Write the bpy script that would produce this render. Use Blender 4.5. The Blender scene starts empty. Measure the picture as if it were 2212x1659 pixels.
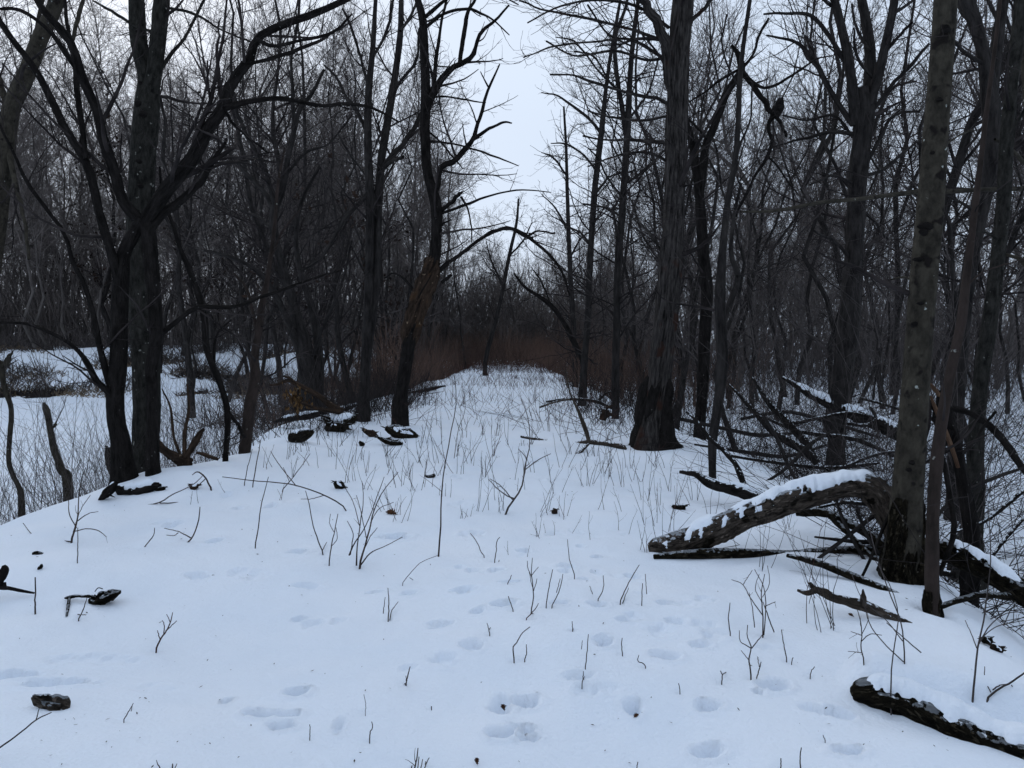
import bpy, math, random
import numpy as np
sc = bpy.context.scene
COL = sc.collection
R_ = math.radians
# ------------------------------------------------------------------ camera
CAM_Z, F, CX, CY, HY = 1.5, 1580.0, 1106.0, 829.5, 738.0
PITCH = math.atan((CY - HY) / F)
cd = bpy.data.cameras.new('camera'); cam = bpy.data.objects.new('camera', cd); COL.objects.link(cam)
cam.location = (0, 0, CAM_Z); cam.rotation_euler = (math.pi/2 - PITCH, 0, 0)
cd.sensor_width = 36; cd.lens = F / 2212 * 36; cd.clip_start = .05; cd.clip_end = 2000
sc.camera = cam
# ------------------------------------------------------------------ light
w = bpy.data.worlds.new("World"); sc.world = w; w.use_nodes = True
nt = w.node_tree; nt.nodes.clear()
sky = nt.nodes.new('ShaderNodeTexSky'); sky.sky_type = 'NISHITA'; sky.sun_disc = False
sky.sun_elevation = R_(32); sky.sun_rotation = R_(-28); sky.dust_density = 4
tc = nt.nodes.new('ShaderNodeTexCoord'); nz = nt.nodes.new('ShaderNodeTexNoise')
nz.inputs['Scale'].default_value = 1.6; nz.inputs['Detail'].default_value = 4
nt.links.new(tc.outputs['Generated'], nz.inputs['Vector'])
cr = nt.nodes.new('ShaderNodeValToRGB')
cr.color_ramp.elements[0].position = .3; cr.color_ramp.elements[0].color = (.60, .70, .86, 1)
cr.color_ramp.elements[1].position = .7; cr.color_ramp.elements[1].color = (.67, .775, .93, 1)
nt.links.new(nz.outputs['Fac'], cr.inputs['Fac'])
sc10 = nt.nodes.new('ShaderNodeVectorMath'); sc10.operation = 'SCALE'; sc10.inputs['Scale'].default_value = 10.3
sx = nt.nodes.new('ShaderNodeSeparateXYZ'); nt.links.new(tc.outputs['Generated'], sx.inputs[0])
zr = nt.nodes.new('ShaderNodeMapRange'); zr.inputs['From Min'].default_value = .35; zr.inputs['From Max'].default_value = .9
zr.inputs['To Min'].default_value = 10.5; zr.inputs['To Max'].default_value = 9.0; nt.links.new(sx.outputs['Z'], zr.inputs['Value']); nt.links.new(zr.outputs['Result'], sc10.inputs['Scale'])
nt.links.new(cr.outputs['Color'], sc10.inputs[0])
mx = nt.nodes.new('ShaderNodeMix'); mx.data_type = 'RGBA'; mx.inputs['Factor'].default_value = .93
nt.links.new(sky.outputs['Color'], mx.inputs['A']); nt.links.new(sc10.outputs['Vector'], mx.inputs['B'])
bg = nt.nodes.new('ShaderNodeBackground'); bg.inputs['Strength'].default_value = .1
nt.links.new(mx.outputs['Result'], bg.inputs['Color'])
wo = nt.nodes.new('ShaderNodeOutputWorld'); nt.links.new(bg.outputs['Background'], wo.inputs['Surface'])
sd = bpy.data.lights.new('sun', 'SUN'); sd.energy = .6; sd.angle = R_(28); sd.color = (1, .98, .96)
so = bpy.data.objects.new('sun', sd); COL.objects.link(so); so.rotation_euler = (R_(-58), 0, R_(28))
sc.view_settings.view_transform = 'Standard'; sc.view_settings.look = 'None'
sc.view_settings.exposure = .05; sc.view_settings.gamma = 1
cy = sc.cycles
cy.max_bounces = 5; cy.diffuse_bounces = 3; cy.glossy_bounces = 1; cy.transmission_bounces = 0
cy.use_denoising = True; cy.use_adaptive_sampling = True; cy.adaptive_threshold = .02
# ------------------------------------------------------------------ helpers
rng = np.random.default_rng(11)
TAB = np.random.default_rng(3).random((256, 256))
def vn(x, y, s=1.0, o=0):
    x = np.asarray(x, float) * s + 37.1 + o * 13.7; y = np.asarray(y, float) * s + 91.3 + o * 7.9
    i = np.floor(x).astype(int); j = np.floor(y).astype(int); u = x - i; v = y - j
    u = u*u*u*(u*(u*6-15)+10); v = v*v*v*(v*(v*6-15)+10)
    a = TAB[i & 255, j & 255]; b = TAB[(i+1) & 255, j & 255]; c = TAB[i & 255, (j+1) & 255]; d = TAB[(i+1) & 255, (j+1) & 255]
    return (a*(1-u)+b*u)*(1-v) + (c*(1-u)+d*u)*v - .5
def sst(a, b, x):
    t = np.clip((x - a) / (b - a), 0, 1); return t*t*(3-2*t)
def wp(px, py, Y):
    a = (px - CX) / F; b = (CY - py) / F
    dy = math.cos(PITCH) + b * math.sin(PITCH); dz = -math.sin(PITCH) + b * math.cos(PITCH)
    t = Y / dy
    return np.array([a * t, Y, CAM_Z + dz * t])
# footprints and dents: px, py, half width px, half height px, depth m
PR = [(30,1460,50,12,.03),(125,1482,75,11,.03),(487,1532,11,11,.03),(640,1512,28,9,.04),(562,1562,32,9,.045),(622,1560,25,7,.04),
 (610,1585,30,8,.035),(1082,1530,26,18,.035),(1138,1526,28,11,.045),(1082,1592,30,11,.05),(1128,1583,24,8,.04),(1140,1600,24,6,.03),
 (1366,1546,18,14,.035),(1530,1546,28,11,.035),(1530,1628,36,11,.035),(1832,1648,34,10,.04),(1670,1502,32,12,.04),(1640,1518,14,7,.03),
 (1437,1450,28,8,.035),(1510,1429,24,6,.025),(1302,1427,20,9,.035),(1350,1379,20,5,.025),(948,1367,26,8,.022),(1018,1420,22,10,.025),
 (1032,1347,14,6,.025),(1086,1340,27,5,.03),(1208,1343,22,6,.03),(1290,1345,20,7,.03),(1003,1298,26,7,.022),(882,1286,20,5,.025),
 (810,1276,20,3,.02),(660,1264,34,4,.02),(850,1168,30,6,.035),(645,1204,20,5,.03),(465,1182,18,6,.03),(515,1102,12,3,.025),
 (588,1102,14,6,.03),(490,1078,12,4,.02),(1130,1191,14,4,.025),(1262,1278,12,5,.025),(1290,1207,12,4,.025),(1103,1291,24,4,.02),
 (425,1250,26,6,.02),(735,1583,12,18,.018),(200,1415,100,8,.012),(1255,1180,10,4,.015),(995,1230,12,5,.012),(1660,1430,30,6,.01),
 (1385,1310,16,4,.012),(330,1500,60,14,.008)]
_t = np.random.default_rng(8)
for tx, ty in ((1240,1240),(1213,1150),(1190,1085),(1172,1035),(1158,995),(1150,960),(1050,1245),(1000,1160),(985,1090),(980,1040),(1330,1250),(1420,1385),(1570,1400),(1480,1330),(1750,1560),(930,1450),(540,1240),(700,1330),(380,1140),(1270,1500)):
    s_ = (ty - HY) / 600.
    for _ in range(3 if ty > 1100 else 2): PR.append((tx + _t.uniform(-55, 55)*s_, ty + _t.uniform(-14, 14)*s_, 22*s_*_t.uniform(.7, 1.3), 9*s_*_t.uniform(.6, 1.2), _t.uniform(.009, .022)))
PW = []
DENT = []
for px, py, hw, hh, dp in PR:
    Y = CAM_Z * F / (py - HY); p = wp(px, py, Y)
    PW.append((p[0], Y, hw * Y / F, max(hh * Y * Y / (CAM_Z * F), .3 * hw * Y / F), dp))
XL = ([0,5,7,9.5,14,20,30,45,60], [-4.6,-4.3,-4.0,-3.7,-4.0,-3.6,-2.9,-2.4,-2.2])
XR = ([0,3.6,4.5,6,8,10.7,14,20,30,45,60], [2.25,2.3,2.55,2.7,2.9,3.1,2.8,2.5,2.1,1.9,1.9])
def H(x, y):
    x = np.asarray(x, float); y = np.asarray(y, float)
    xl = np.interp(y, *XL) + .5 * vn(y, y*0, .5, 3); xr = np.interp(y, *XR) + .4 * vn(y, y*0, .6, 5)
    L = sst(xl - .1, xl - 2.3, x) if False else 1 - sst(xl - 2.2, xl + .15, x)
    Rr = sst(xr - .25, xr + 1.5, x)
    far = sst(36, 47, y + 3 * vn(x, y, .12, 9)); farL = far * sst(-5, -9, x) if False else far * (1 - sst(-12, -7, x))
    bank = -1.22 + 2.35 * farL + farL * .9 * vn(x, y, .22, 8) + .25 * vn(x, y, .5, 8) * sst(30, 36, y) * (1 - sst(-12, -7, x))
    forest = sst(48, 64, y)
    zl = bank * (1 - forest) + forest * (1.0 * (1 - sst(-12, -7, x)) + .1)
    zr = -.75 + .25 * vn(x, y, .25, 2) + .12 * vn(x, y, .8, 1)
    zr = zr * (1 - forest) + forest * .1
    z = L * zl + Rr * zr
    z = z * (1 - 0)
    top = (1 - L) * (1 - Rr)
    near = np.exp(-np.maximum(y, 0) / 25)
    z = z + top * (.12 * vn(x, y, .55, 4) + .07 * vn(x, y, 1.0, 11) + .035 * vn(x, y, 1.7, 6) + .030 * vn(x, y, 3.0, 7) * near + .010 * vn(x, y, 7, 12) * near)
    z = z + (1 - top) * (.05 * vn(x, y, 1.3, 6)) + .004 * vn(x, y, 14, 2) * near
    z = z + .16 * np.exp(-((x + 3.15) ** 2 / .7 + (y - 9.3) ** 2 / 1.6)) + .1 * np.exp(-((x + 3.3) ** 2 / .4 + (y - 7.6) ** 2 / .5))
    u_ = np.clip(((x - 1.46) * .75 + (y - 3.02) * -.5) / .81, -.15, 1.4)
    q_ = ((x - 1.46 - .75*u_) * .55 + (y - 3.02 + .5*u_) * .83)
    on = sst(-.12, .05, u_) * 1.0
    z = z * (1 - .9*on*np.exp(-q_**2/.09)) + on * (.10*np.exp(-(q_-.15)**2/.012) + .055*np.exp(-(q_-.27)**2/.03) - .03*np.exp(-(q_+.13)**2/.01))
    z = z - .05 * np.exp(-((x - 2.0) ** 2 / .25 + (y - 10.6) ** 2 / .25))
    return z
def prints(x, y, z):
    for cx, cy_, rx, ry, dp in PW:
        m = (abs(x - cx) < 3*rx + .05) & (abs(y - cy_) < 3*ry + .05)
        if not m.any(): continue
        xx = x[m]; yy = y[m]
        wob = 1.1 * vn(xx, yy, 26, cx*3) + .7 * vn(xx, yy, 60, cx)
        q = ((xx - cx) / rx) ** 2 + ((yy - cy_) / ry) ** 2 + wob
        z[m] += -dp * 1.45 * (1 - sst(.25, 1.2, q)) + dp * .3 * np.exp(-(q - 2.1) ** 2 / .7)
    for cx, cy_, rr in DENT:
        m = (abs(x - cx) < 3*rr) & (abs(y - cy_) < 3*rr)
        if m.any(): z[m] -= .45*rr*np.exp(-((x[m]-cx)**2+(y[m]-cy_)**2)/rr**2)
    return z
def ground(px, py):
    lo = wp(px, py, 1.0); d = lo - np.array([0, 0, CAM_Z])
    t = np.concatenate([np.arange(1.5, 14, .01), np.arange(14, 80, .05)])
    P = d[None] * t[:, None]; z = CAM_Z + P[:, 2]
    h = H(P[:, 0], P[:, 1]); k = np.argmax(z < h)
    return float(P[k, 1]) if z[k] < h[k] else 60.0
def nrm(v):
    return v / np.maximum(np.linalg.norm(v, axis=-1, keepdims=True), 1e-9)
class MB:
    def __init__(s): s.v = []; s.f = []; s.a = []; s.n = 0
    def raw(s, v, f, a=None):
        v = np.asarray(v, float); f = np.asarray(f, int)
        s.v.append(v); s.f.append(f + s.n); s.a.append(v if a is None else a); s.n += len(v)
    def tubes(s, P, Rd, k=3, lump=0, seed=0, squash=None):
        P = np.asarray(P, float); Rd = np.asarray(Rd, float)
        if P.ndim == 2: P = P[None]; Rd = Rd[None]
        M, n, _ = P.shape
        if M == 0: return s
        t = np.gradient(P, axis=1); t = nrm(t)
        ov = nrm(P[:, -1] - P[:, 0]); ref = np.where(abs(ov[:, 2:3]) < .85, np.array([[0, 0, 1.]]), np.array([[0, 1., 0]]))
        n1 = nrm(np.cross(t, ref[:, None, :])); n2 = np.cross(t, n1)
        th = np.arange(k) * 2 * math.pi / k
        c = np.cos(th)[None, None, :, None]; si = np.sin(th)[None, None, :, None]
        rad = np.repeat(Rd[:, :, None], k, 2)
        sl = np.concatenate([np.zeros((M, 1)), np.cumsum(np.linalg.norm(np.diff(P, axis=1), axis=2), 1)], 1)
        if lump:
            q = th[None, None, :]; S = sl[:, :, None]; ra = Rd.max(1)[:, None, None] + 1e-6
            rad = rad * (1 + lump * (np.sin(2*q + S/ra*.13 + seed) * .5 + np.sin(3*q - S/ra*.29 + 2*seed) * .35
                 + 1.3*vn(np.cos(q)*1.5 + S/ra*.35 + 0*q, np.sin(q)*1.5 + seed + 0*S, 1, seed) + .9*vn(np.cos(q)*3.2 + S/ra*.9, np.sin(q)*3.2 + seed*2 + 0*S, 1, seed+1)
                 + .5*vn(np.cos(q)*8 + S/ra*1.5, np.sin(q)*8 + seed + 0*S, 1, seed+2) + .45*vn(np.cos(q)*17 + S/ra*2.2, np.sin(q)*17 + seed + 0*S, 1, seed+3)))
        off = (c * n1[:, :, None, :] + si * n2[:, :, None, :]) * rad[..., None]
        V = P[:, :, None, :] + off
        A = np.stack([rad*np.cos(th), rad*np.sin(th), np.repeat(sl[:, :, None], k, 2)], -1)
        A = A + (np.arange(M) * 3.7 + seed)[:, None, None, None]
        idx = np.arange(M*n*k).reshape(M, n, k)
        a = idx[:, :-1]; b = idx[:, 1:]; a2 = np.roll(a, -1, 2); b2 = np.roll(b, -1, 2)
        f = np.stack([a, a2, b2, b], -1).reshape(-1, 4)
        s.raw(V.reshape(-1, 3), f, A.reshape(-1, 3)); return s
    def build(s, name, mat, parent=None, smooth=True):
        V = np.concatenate(s.v); Fc = np.concatenate(s.f); A = np.concatenate(s.a)
        if parent is not None: V = V - np.array(wloc(parent))
        return mk(name, V, Fc, A, mat, parent, smooth)
def wloc(o):
    l = np.array(o.location)
    while o.parent: o = o.parent; l = l + np.array(o.location)
    return l
def mk(name, V, Fc, A, mat, parent=None, smooth=True):
    me = bpy.data.meshes.new(name); nf = len(Fc); q = Fc.shape[1]
    me.vertices.add(len(V)); me.vertices.foreach_set('co', V.astype(np.float32).ravel())
    me.loops.add(nf*q); me.loops.foreach_set('vertex_index', Fc.astype(np.int32).ravel())
    me.polygons.add(nf); me.polygons.foreach_set('loop_start', (np.arange(nf)*q).astype(np.int32))
    if smooth: me.polygons.foreach_set('use_smooth', np.ones(nf, bool))
    if A is not None:
        at = me.attributes.new('bark', 'FLOAT_VECTOR', 'POINT'); at.data.foreach_set('vector', A.astype(np.float32).ravel())
    me.update(calc_edges=True)
    me.materials.append(mat)
    o = bpy.data.objects.new(name, me); COL.objects.link(o)
    if parent is not None: o.parent = parent
    return o
def tag(o, label=None, cat=None, group=None, kind=None):
    if label: o['label'] = label
    if cat: o['category'] = cat
    if group: o['group'] = group
    if kind: o['kind'] = kind
    return o
def thing(name, label, cat, loc=(0, 0, 0), group=None):
    o = bpy.data.objects.new(name, None); COL.objects.link(o); o.location = tuple(float(v) for v in loc)
    o.empty_display_size = .2
    return tag(o, label, cat, group)
def spawn(P, Rd, dens, t0=.2, ang=(30, 60), lf=.5, rf=.5, n=5, wig=.25, up=.3, minr=.002, lmin=.1, lmax=2.5, taper=.3, seed=None, flat=0):
    g = rng
    L = np.linalg.norm(np.diff(P, axis=1), axis=2).sum(1)
    cnt = g.poisson(dens * L * (1 - t0)); ix = np.repeat(np.arange(len(P)), cnt); K = len(ix)
    spawn.ix = ix
    if K == 0: return np.zeros((0, n, 3)), np.zeros((0, n))
    t = g.uniform(t0, 1, K); f = t * (P.shape[1] - 1) * .9999; i = f.astype(int); u = (f - i)[:, None]
    pos = P[ix, i] * (1-u) + P[ix, i+1] * u; tan = nrm(P[ix, i+1] - P[ix, i]); r = Rd[ix, i] * (1-u[:, 0]) + Rd[ix, i+1] * u[:, 0]
    rv = g.normal(size=(K, 3)); perp = nrm(rv - (rv*tan).sum(1, keepdims=True)*tan)
    a = np.radians(g.uniform(ang[0], ang[1], K))[:, None]
    d = np.cos(a)*tan + np.sin(a)*perp
    ln = np.clip(lf * L[ix] * (1 - .55*t) * g.uniform(.5, 1.25, K), lmin, lmax) * np.where(g.random(K) < .2, .5, 1)
    walk = np.cumsum(g.normal(size=(K, n-1, 3)) * wig, 1)
    dd = nrm(d[:, None, :] + walk + np.array([0, 0, up])[None, None, :] * np.linspace(0, 1, n-1)[None, :, None])
    pts = np.concatenate([pos[:, None], pos[:, None] + np.cumsum(dd * (ln/(n-1))[:, None, None], 1)], 1)
    r0 = np.minimum(np.maximum(rf * r * g.uniform(.7, 1.1, K), minr), r*.9 + 1e-4)
    R2 = np.maximum(r0[:, None] * np.linspace(1, taper, n)[None], minr * .55)
    spawn.ix = ix
    return pts, R2
def catmull(Q, m):
    Q = np.asarray(Q, float)
    if len(Q) < 3:
        t = np.linspace(0, 1, m)[:, None]; return Q[0]*(1-t) + Q[-1]*t
    seg = np.linalg.norm(np.diff(Q[:, :3], axis=0), axis=1) ** .5; kn = np.concatenate([[0], np.cumsum(seg)])
    out = np.empty((m, Q.shape[1])); ts = np.linspace(0, kn[-1], m)
    T = np.gradient(Q, kn, axis=0)
    for c in range(m):
        k = min(np.searchsorted(kn, ts[c], 'right') - 1, len(Q)-2); h = kn[k+1]-kn[k]; s_ = (ts[c]-kn[k])/h
        out[c] = (2*s_**3-3*s_**2+1)*Q[k] + (s_**3-2*s_**2+s_)*h*T[k] + (-2*s_**3+3*s_**2)*Q[k+1] + (s_**3-s_**2)*h*T[k+1]
    return out
def parse(s): return [tuple(float(v) for v in q.split(',')) for q in s.split()]
def trace(s, Y0, Y1=None, m=14, wob=0.0, root=False):
    """pixel polyline with radii -> world polyline; depth runs from Y0 to Y1"""
    pts = parse(s); Y1 = Y0 if Y1 is None else Y1; N = len(pts)
    L = [0]
    for a, b in zip(pts[:-1], pts[1:]): L.append(L[-1] + math.hypot(b[0]-a[0], b[1]-a[1]))
    Q = []; r = pts[0][2] if len(pts[0]) > 2 else 3
    for i, p in enumerate(pts):
        if len(p) > 2: r = p[2]
        Y = Y0 + (Y1 - Y0) * L[i] / max(L[-1], 1)
        Q.append([*wp(p[0], p[1], Y), r * Y / F])
    if root:
        q = Q[0]; h = float(H(q[0], q[1]))
        if q[2] > h + .15: Q.insert(0, [q[0], q[1], h + .05, q[3]*1.15])
        q = Q[0]; Q.insert(0, [q[0], q[1], min(q[2], h) - .25, q[3]*1.12])
    C = catmull(Q, m); C[:, 3] = np.maximum(C[:, 3], .0008)
    if wob:
        s_ = np.arange(m)
        C[:, 0] += wob * C[:, 3] * (vn(s_*.6, s_*0+Q[0][0]*9, 1, 1)*2); C[:, 2] += 0
    return C[:, :3], C[:, 3]
def stack(lst, n=12):
    P = []; Rr = []
    for p, r in lst:
        t = np.linspace(0, len(p)-1, n); i = np.minimum(t.astype(int), len(p)-2); u = (t-i)[:, None]
        P.append(p[i]*(1-u)+p[i+1]*u); Rr.append(r[i]*(1-u[:, 0])+r[i+1]*u[:, 0])
    return np.array(P), np.array(Rr)
# ------------------------------------------------------------------ materials
def nodes(name):
    m = bpy.data.materials.new(name); m.use_nodes = True; t = m.node_tree
    return m, t, t.nodes['Principled BSDF']
def bark(name, c1, c2, scale=14, stretch=.22, bump=.6, patch=None, rough=.9, warm=None, dust=None):
    m, t, b = nodes(name); N = t.nodes.new; K = t.links.new
    at = N('ShaderNodeAttribute'); at.attribute_name = 'bark'
    mp = N('ShaderNodeMapping'); mp.inputs['Scale'].default_value = (1, 1, stretch); K(at.outputs['Vector'], mp.inputs['Vector'])
    n1 = N('ShaderNodeTexNoise'); n1.inputs['Scale'].default_value = scale; n1.inputs['Detail'].default_value = 8; n1.inputs['Roughness'].default_value = .65
    K(mp.outputs['Vector'], n1.inputs['Vector'])
    vo = N('ShaderNodeTexVoronoi'); vo.feature = 'DISTANCE_TO_EDGE'; vo.inputs['Scale'].default_value = scale*1.3
    ad = N('ShaderNodeVectorMath'); ad.operation = 'MULTIPLY_ADD'; ad.inputs[1].default_value = (.08,)*3
    K(n1.outputs['Color'], ad.inputs[0]); K(mp.outputs['Vector'], ad.inputs[2]); K(ad.outputs['Vector'], vo.inputs['Vector'])
    r = N('ShaderNodeValToRGB'); r.color_ramp.elements[0].position = .35; r.color_ramp.elements[1].position = .68
    r.color_ramp.elements[0].color = (*c1, 1); r.color_ramp.elements[1].color = (*c2, 1); K(n1.outputs['Fac'], r.inputs['Fac'])
    col = r.outputs['Color']
    if warm:
        n3 = N('ShaderNodeTexNoise'); n3.inputs['Scale'].default_value = warm[1]; K(at.outputs['Vector'], n3.inputs['Vector'])
        r3 = N('ShaderNodeValToRGB'); r3.color_ramp.elements[0].position = warm[2]; r3.color_ramp.elements[1].position = warm[2]+.08; K(n3.outputs['Fac'], r3.inputs['Fac'])
        x = N('ShaderNodeMix'); x.data_type = 'RGBA'; K(r3.outputs['Color'], x.inputs['Factor']); K(col, x.inputs['A']); x.inputs['B'].default_value = (*warm[0], 1); col = x.outputs['Result']
    if patch:
        n2 = N('ShaderNodeTexNoise'); n2.inputs['Scale'].default_value = patch[1]; n2.inputs['Detail'].default_value = 3; K(at.outputs['Vector'], n2.inputs['Vector'])
        r2 = N('ShaderNodeValToRGB'); r2.color_ramp.elements[0].position = patch[2]; r2.color_ramp.elements[1].position = patch[2]+.03; K(n2.outputs['Fac'], r2.inputs['Fac'])
        x = N('ShaderNodeMix'); x.data_type = 'RGBA'; K(r2.outputs['Color'], x.inputs['Factor']); K(col, x.inputs['A']); x.inputs['B'].default_value = (*patch[0], 1); col = x.outputs['Result']
    if dust:  # snow crumbs caught on the upward faces of lying wood
        ge = N('ShaderNodeNewGeometry'); sp = N('ShaderNodeSeparateXYZ'); K(ge.outputs['Normal'], sp.inputs[0])
        n4 = N('ShaderNodeTexNoise'); n4.inputs['Scale'].default_value = 38; n4.inputs['Detail'].default_value = 5; K(at.outputs['Vector'], n4.inputs['Vector'])
        su = N('ShaderNodeMath'); su.operation = 'MULTIPLY_ADD'; su.inputs[1].default_value = .55; K(sp.outputs['Z'], su.inputs[0]); K(n4.outputs['Fac'], su.inputs[2])
        r4 = N('ShaderNodeValToRGB'); r4.color_ramp.elements[0].position = dust; r4.color_ramp.elements[1].position = dust+.05; K(su.outputs[0], r4.inputs['Fac'])
        x = N('ShaderNodeMix'); x.data_type = 'RGBA'; K(r4.outputs['Color'], x.inputs['Factor']); K(col, x.inputs['A']); x.inputs['B'].default_value = (.8, .86, .93, 1); col = x.outputs['Result']
    K(col, b.inputs['Base Color']); b.inputs['Roughness'].default_value = rough; b.inputs['Specular IOR Level'].default_value = .05
    vr = N('ShaderNodeMath'); vr.operation = 'MINIMUM'; vr.inputs[1].default_value = .25; K(vo.outputs['Distance'], vr.inputs[0])
    ma = N('ShaderNodeMath'); ma.operation = 'MULTIPLY_ADD'; ma.inputs[1].default_value = 2.2; K(vr.outputs[0], ma.inputs[0]); K(n1.outputs['Fac'], ma.inputs[2])
    bp = N('ShaderNodeBump'); bp.inputs['Strength'].default_value = bump; bp.inputs['Distance'].default_value = .02
    K(ma.outputs[0], bp.inputs['Height']); K(bp.outputs['Normal'], b.inputs['Normal'])
    return m
def twigm(name, c1, c2, sc_=3):
    m, t, b = nodes(name); N = t.nodes.new; K = t.links.new
    tc = N('ShaderNodeTexCoord'); n1 = N('ShaderNodeTexNoise'); n1.inputs['Scale'].default_value = sc_; n1.inputs['Detail'].default_value = 3; K(tc.outputs['Object'], n1.inputs['Vector'])
    r = N('ShaderNodeValToRGB'); r.color_ramp.elements[0].position = .4; r.color_ramp.elements[1].position = .6
    r.color_ramp.elements[0].color = (*c1, 1); r.color_ramp.elements[1].color = (*c2, 1); K(n1.outputs['Fac'], r.inputs['Fac'])
    K(r.outputs['Color'], b.inputs['Base Color']); b.inputs['Roughness'].default_value = .9; b.inputs['Specular IOR Level'].default_value = .05
    return m
B_BLACK = bark('dark_rough_bark', (.006, .0055, .005), (.024, .021, .020), 18, .3, .9, ((.16, .16, .15), 26, .72))
B_GREY = bark('grey_furrowed_bark', (.010, .009, .009), (.105, .094, .088), 30, .13, 1.2, None, warm=((.05, .028, .022), 3, .60))
B_SMOOTH = bark('smooth_olive_bark', (.020, .018, .015), (.062, .055, .043), 16, .6, .55, ((.34, .36, .33), 20, .71), warm=((.014, .012, .011), 11, .60))
B_LICHEN = bark('lichen_dark_bark', (.010, .010, .009), (.045, .043, .038), 20, .4, .9, ((.20, .20, .18), 18, .69))
B_LIMB = bark('dead_limb_bark', (.006, .0055, .005), (.03, .026, .024), 20, .3, .9, None, dust=.96)
B_BROWN = bark('brown_peeling_bark', (.014, .011, .009), (.075, .05, .036), 18, .25, 1.0, ((.22, .16, .11), 14, .68), warm=((.06, .036, .022), 5, .60))
B_MID = bark('weathered_mid_bark', (.011, .010, .010), (.042, .038, .036), 14, .25, .8)
B_RED = bark('reddish_sapling_bark', (.020, .016, .014), (.045, .034, .030), 14, .4, .4, ((.2, .2, .18), 20, .72))
B_LOG = bark('flaking_log_bark', (.030, .025, .022), (.27, .22, .18), 34, .3, 1.3, None, warm=((.02, .017, .012), 9, .60), dust=.86)
B_ROT = bark('rotten_mossy_wood', (.008, .007, .006), (.07, .058, .038), 34, .4, 1.5, ((.30, .27, .22), 24, .69), dust=.93)
B_DEAD = bark('bare_grey_deadwood', (.03, .024, .02), (.12, .098, .08), 30, .2, 1.0, dust=.98)
B_SPLIT = bark('fresh_split_wood', (.08, .045, .03), (.2, .13, .085), 30, .1, .8)
T_DARK = twigm('dark_twig_bark', (.016, .014, .014), (.04, .034, .033))
T_GREY = twigm('grey_twig_bark', (.04, .035, .034), (.095, .083, .08))
T_RED = twigm('red_brown_twig_bark', (.035, .02, .018), (.085, .046, .04))
T_FAR = twigm('haze_lightened_twig_bark', (.09, .080, .077), (.175, .152, .142), .6)  # far twigs: base colour raised in place of haze in the air
B_FAR = bark('haze_lightened_grey_bark', (.055, .049, .046), (.13, .117, .11), 8, .25, .6)  # far trunks: haze painted in as a paler bark colour
T_STEM = twigm('weed_stem_bark', (.022, .017, .016), (.07, .052, .045), 9)
T_STRAW = twigm('dry_grass_stalks', (.10, .075, .05), (.22, .17, .12), .8)
T_THICK = twigm('russet_thicket_stems', (.055, .038, .032), (.14, .09, .07), .35)
L_OAK = twigm('withered_oak_leaf', (.04, .018, .010), (.085, .042, .022), 8)
L_DARK = twigm('withered_dark_foliage', (.012, .009, .008), (.035, .023, .018), 1)
L_GOLD = twigm('golden_dead_leaf', (.07, .038, .016), (.17, .10, .045), 9)
def snowmat():
    m, t, b = nodes('snow'); N = t.nodes.new; K = t.links.new
    tc = N('ShaderNodeTexCoord'); n1 = N('ShaderNodeTexNoise'); n1.inputs['Scale'].default_value = 55; n1.inputs['Detail'].default_value = 6
    n2 = N('ShaderNodeTexNoise'); n2.inputs['Scale'].default_value = 1.3; n2.inputs['Detail'].default_value = 4
    K(tc.outputs['Object'], n1.inputs['Vector']); K(tc.outputs['Object'], n2.inputs['Vector'])
    r = N('ShaderNodeValToRGB'); r.color_ramp.elements[0].position = .3; r.color_ramp.elements[1].position = .7
    r.color_ramp.elements[0].color = (.78, .85, .94, 1); r.color_ramp.elements[1].color = (.84, .89, .96, 1)
    K(n2.outputs['Fac'], r.inputs['Fac']); K(r.outputs['Color'], b.inputs['Base Color'])
    b.inputs['Roughness'].default_value = .75; b.inputs['Specular IOR Level'].default_value = .2
    bp = N('ShaderNodeBump'); bp.inputs['Strength'].default_value = .6; bp.inputs['Distance'].default_value = .012
    K(n1.outputs['Fac'], bp.inputs['Height']); K(bp.outputs['Normal'], b.inputs['Normal'])
    return m
SNOW = snowmat()
# ------------------------------------------------------------------ ground
def axis(a, b, step, lo, hi, gr):
    c = list(np.arange(a, b, step)); s = step; x = c[-1]
    while x < hi: s *= gr; x += s; c.append(x)
    s = step; x = c[0]
    while x > lo: s *= gr; x -= s; c.insert(0, x)
    return np.array(c)
gx = axis(-2.6, 2.4, .015, -420, 420, 1.03); gy = axis(2.25, 5.2, .013, -60, 700, 1.016)
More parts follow.
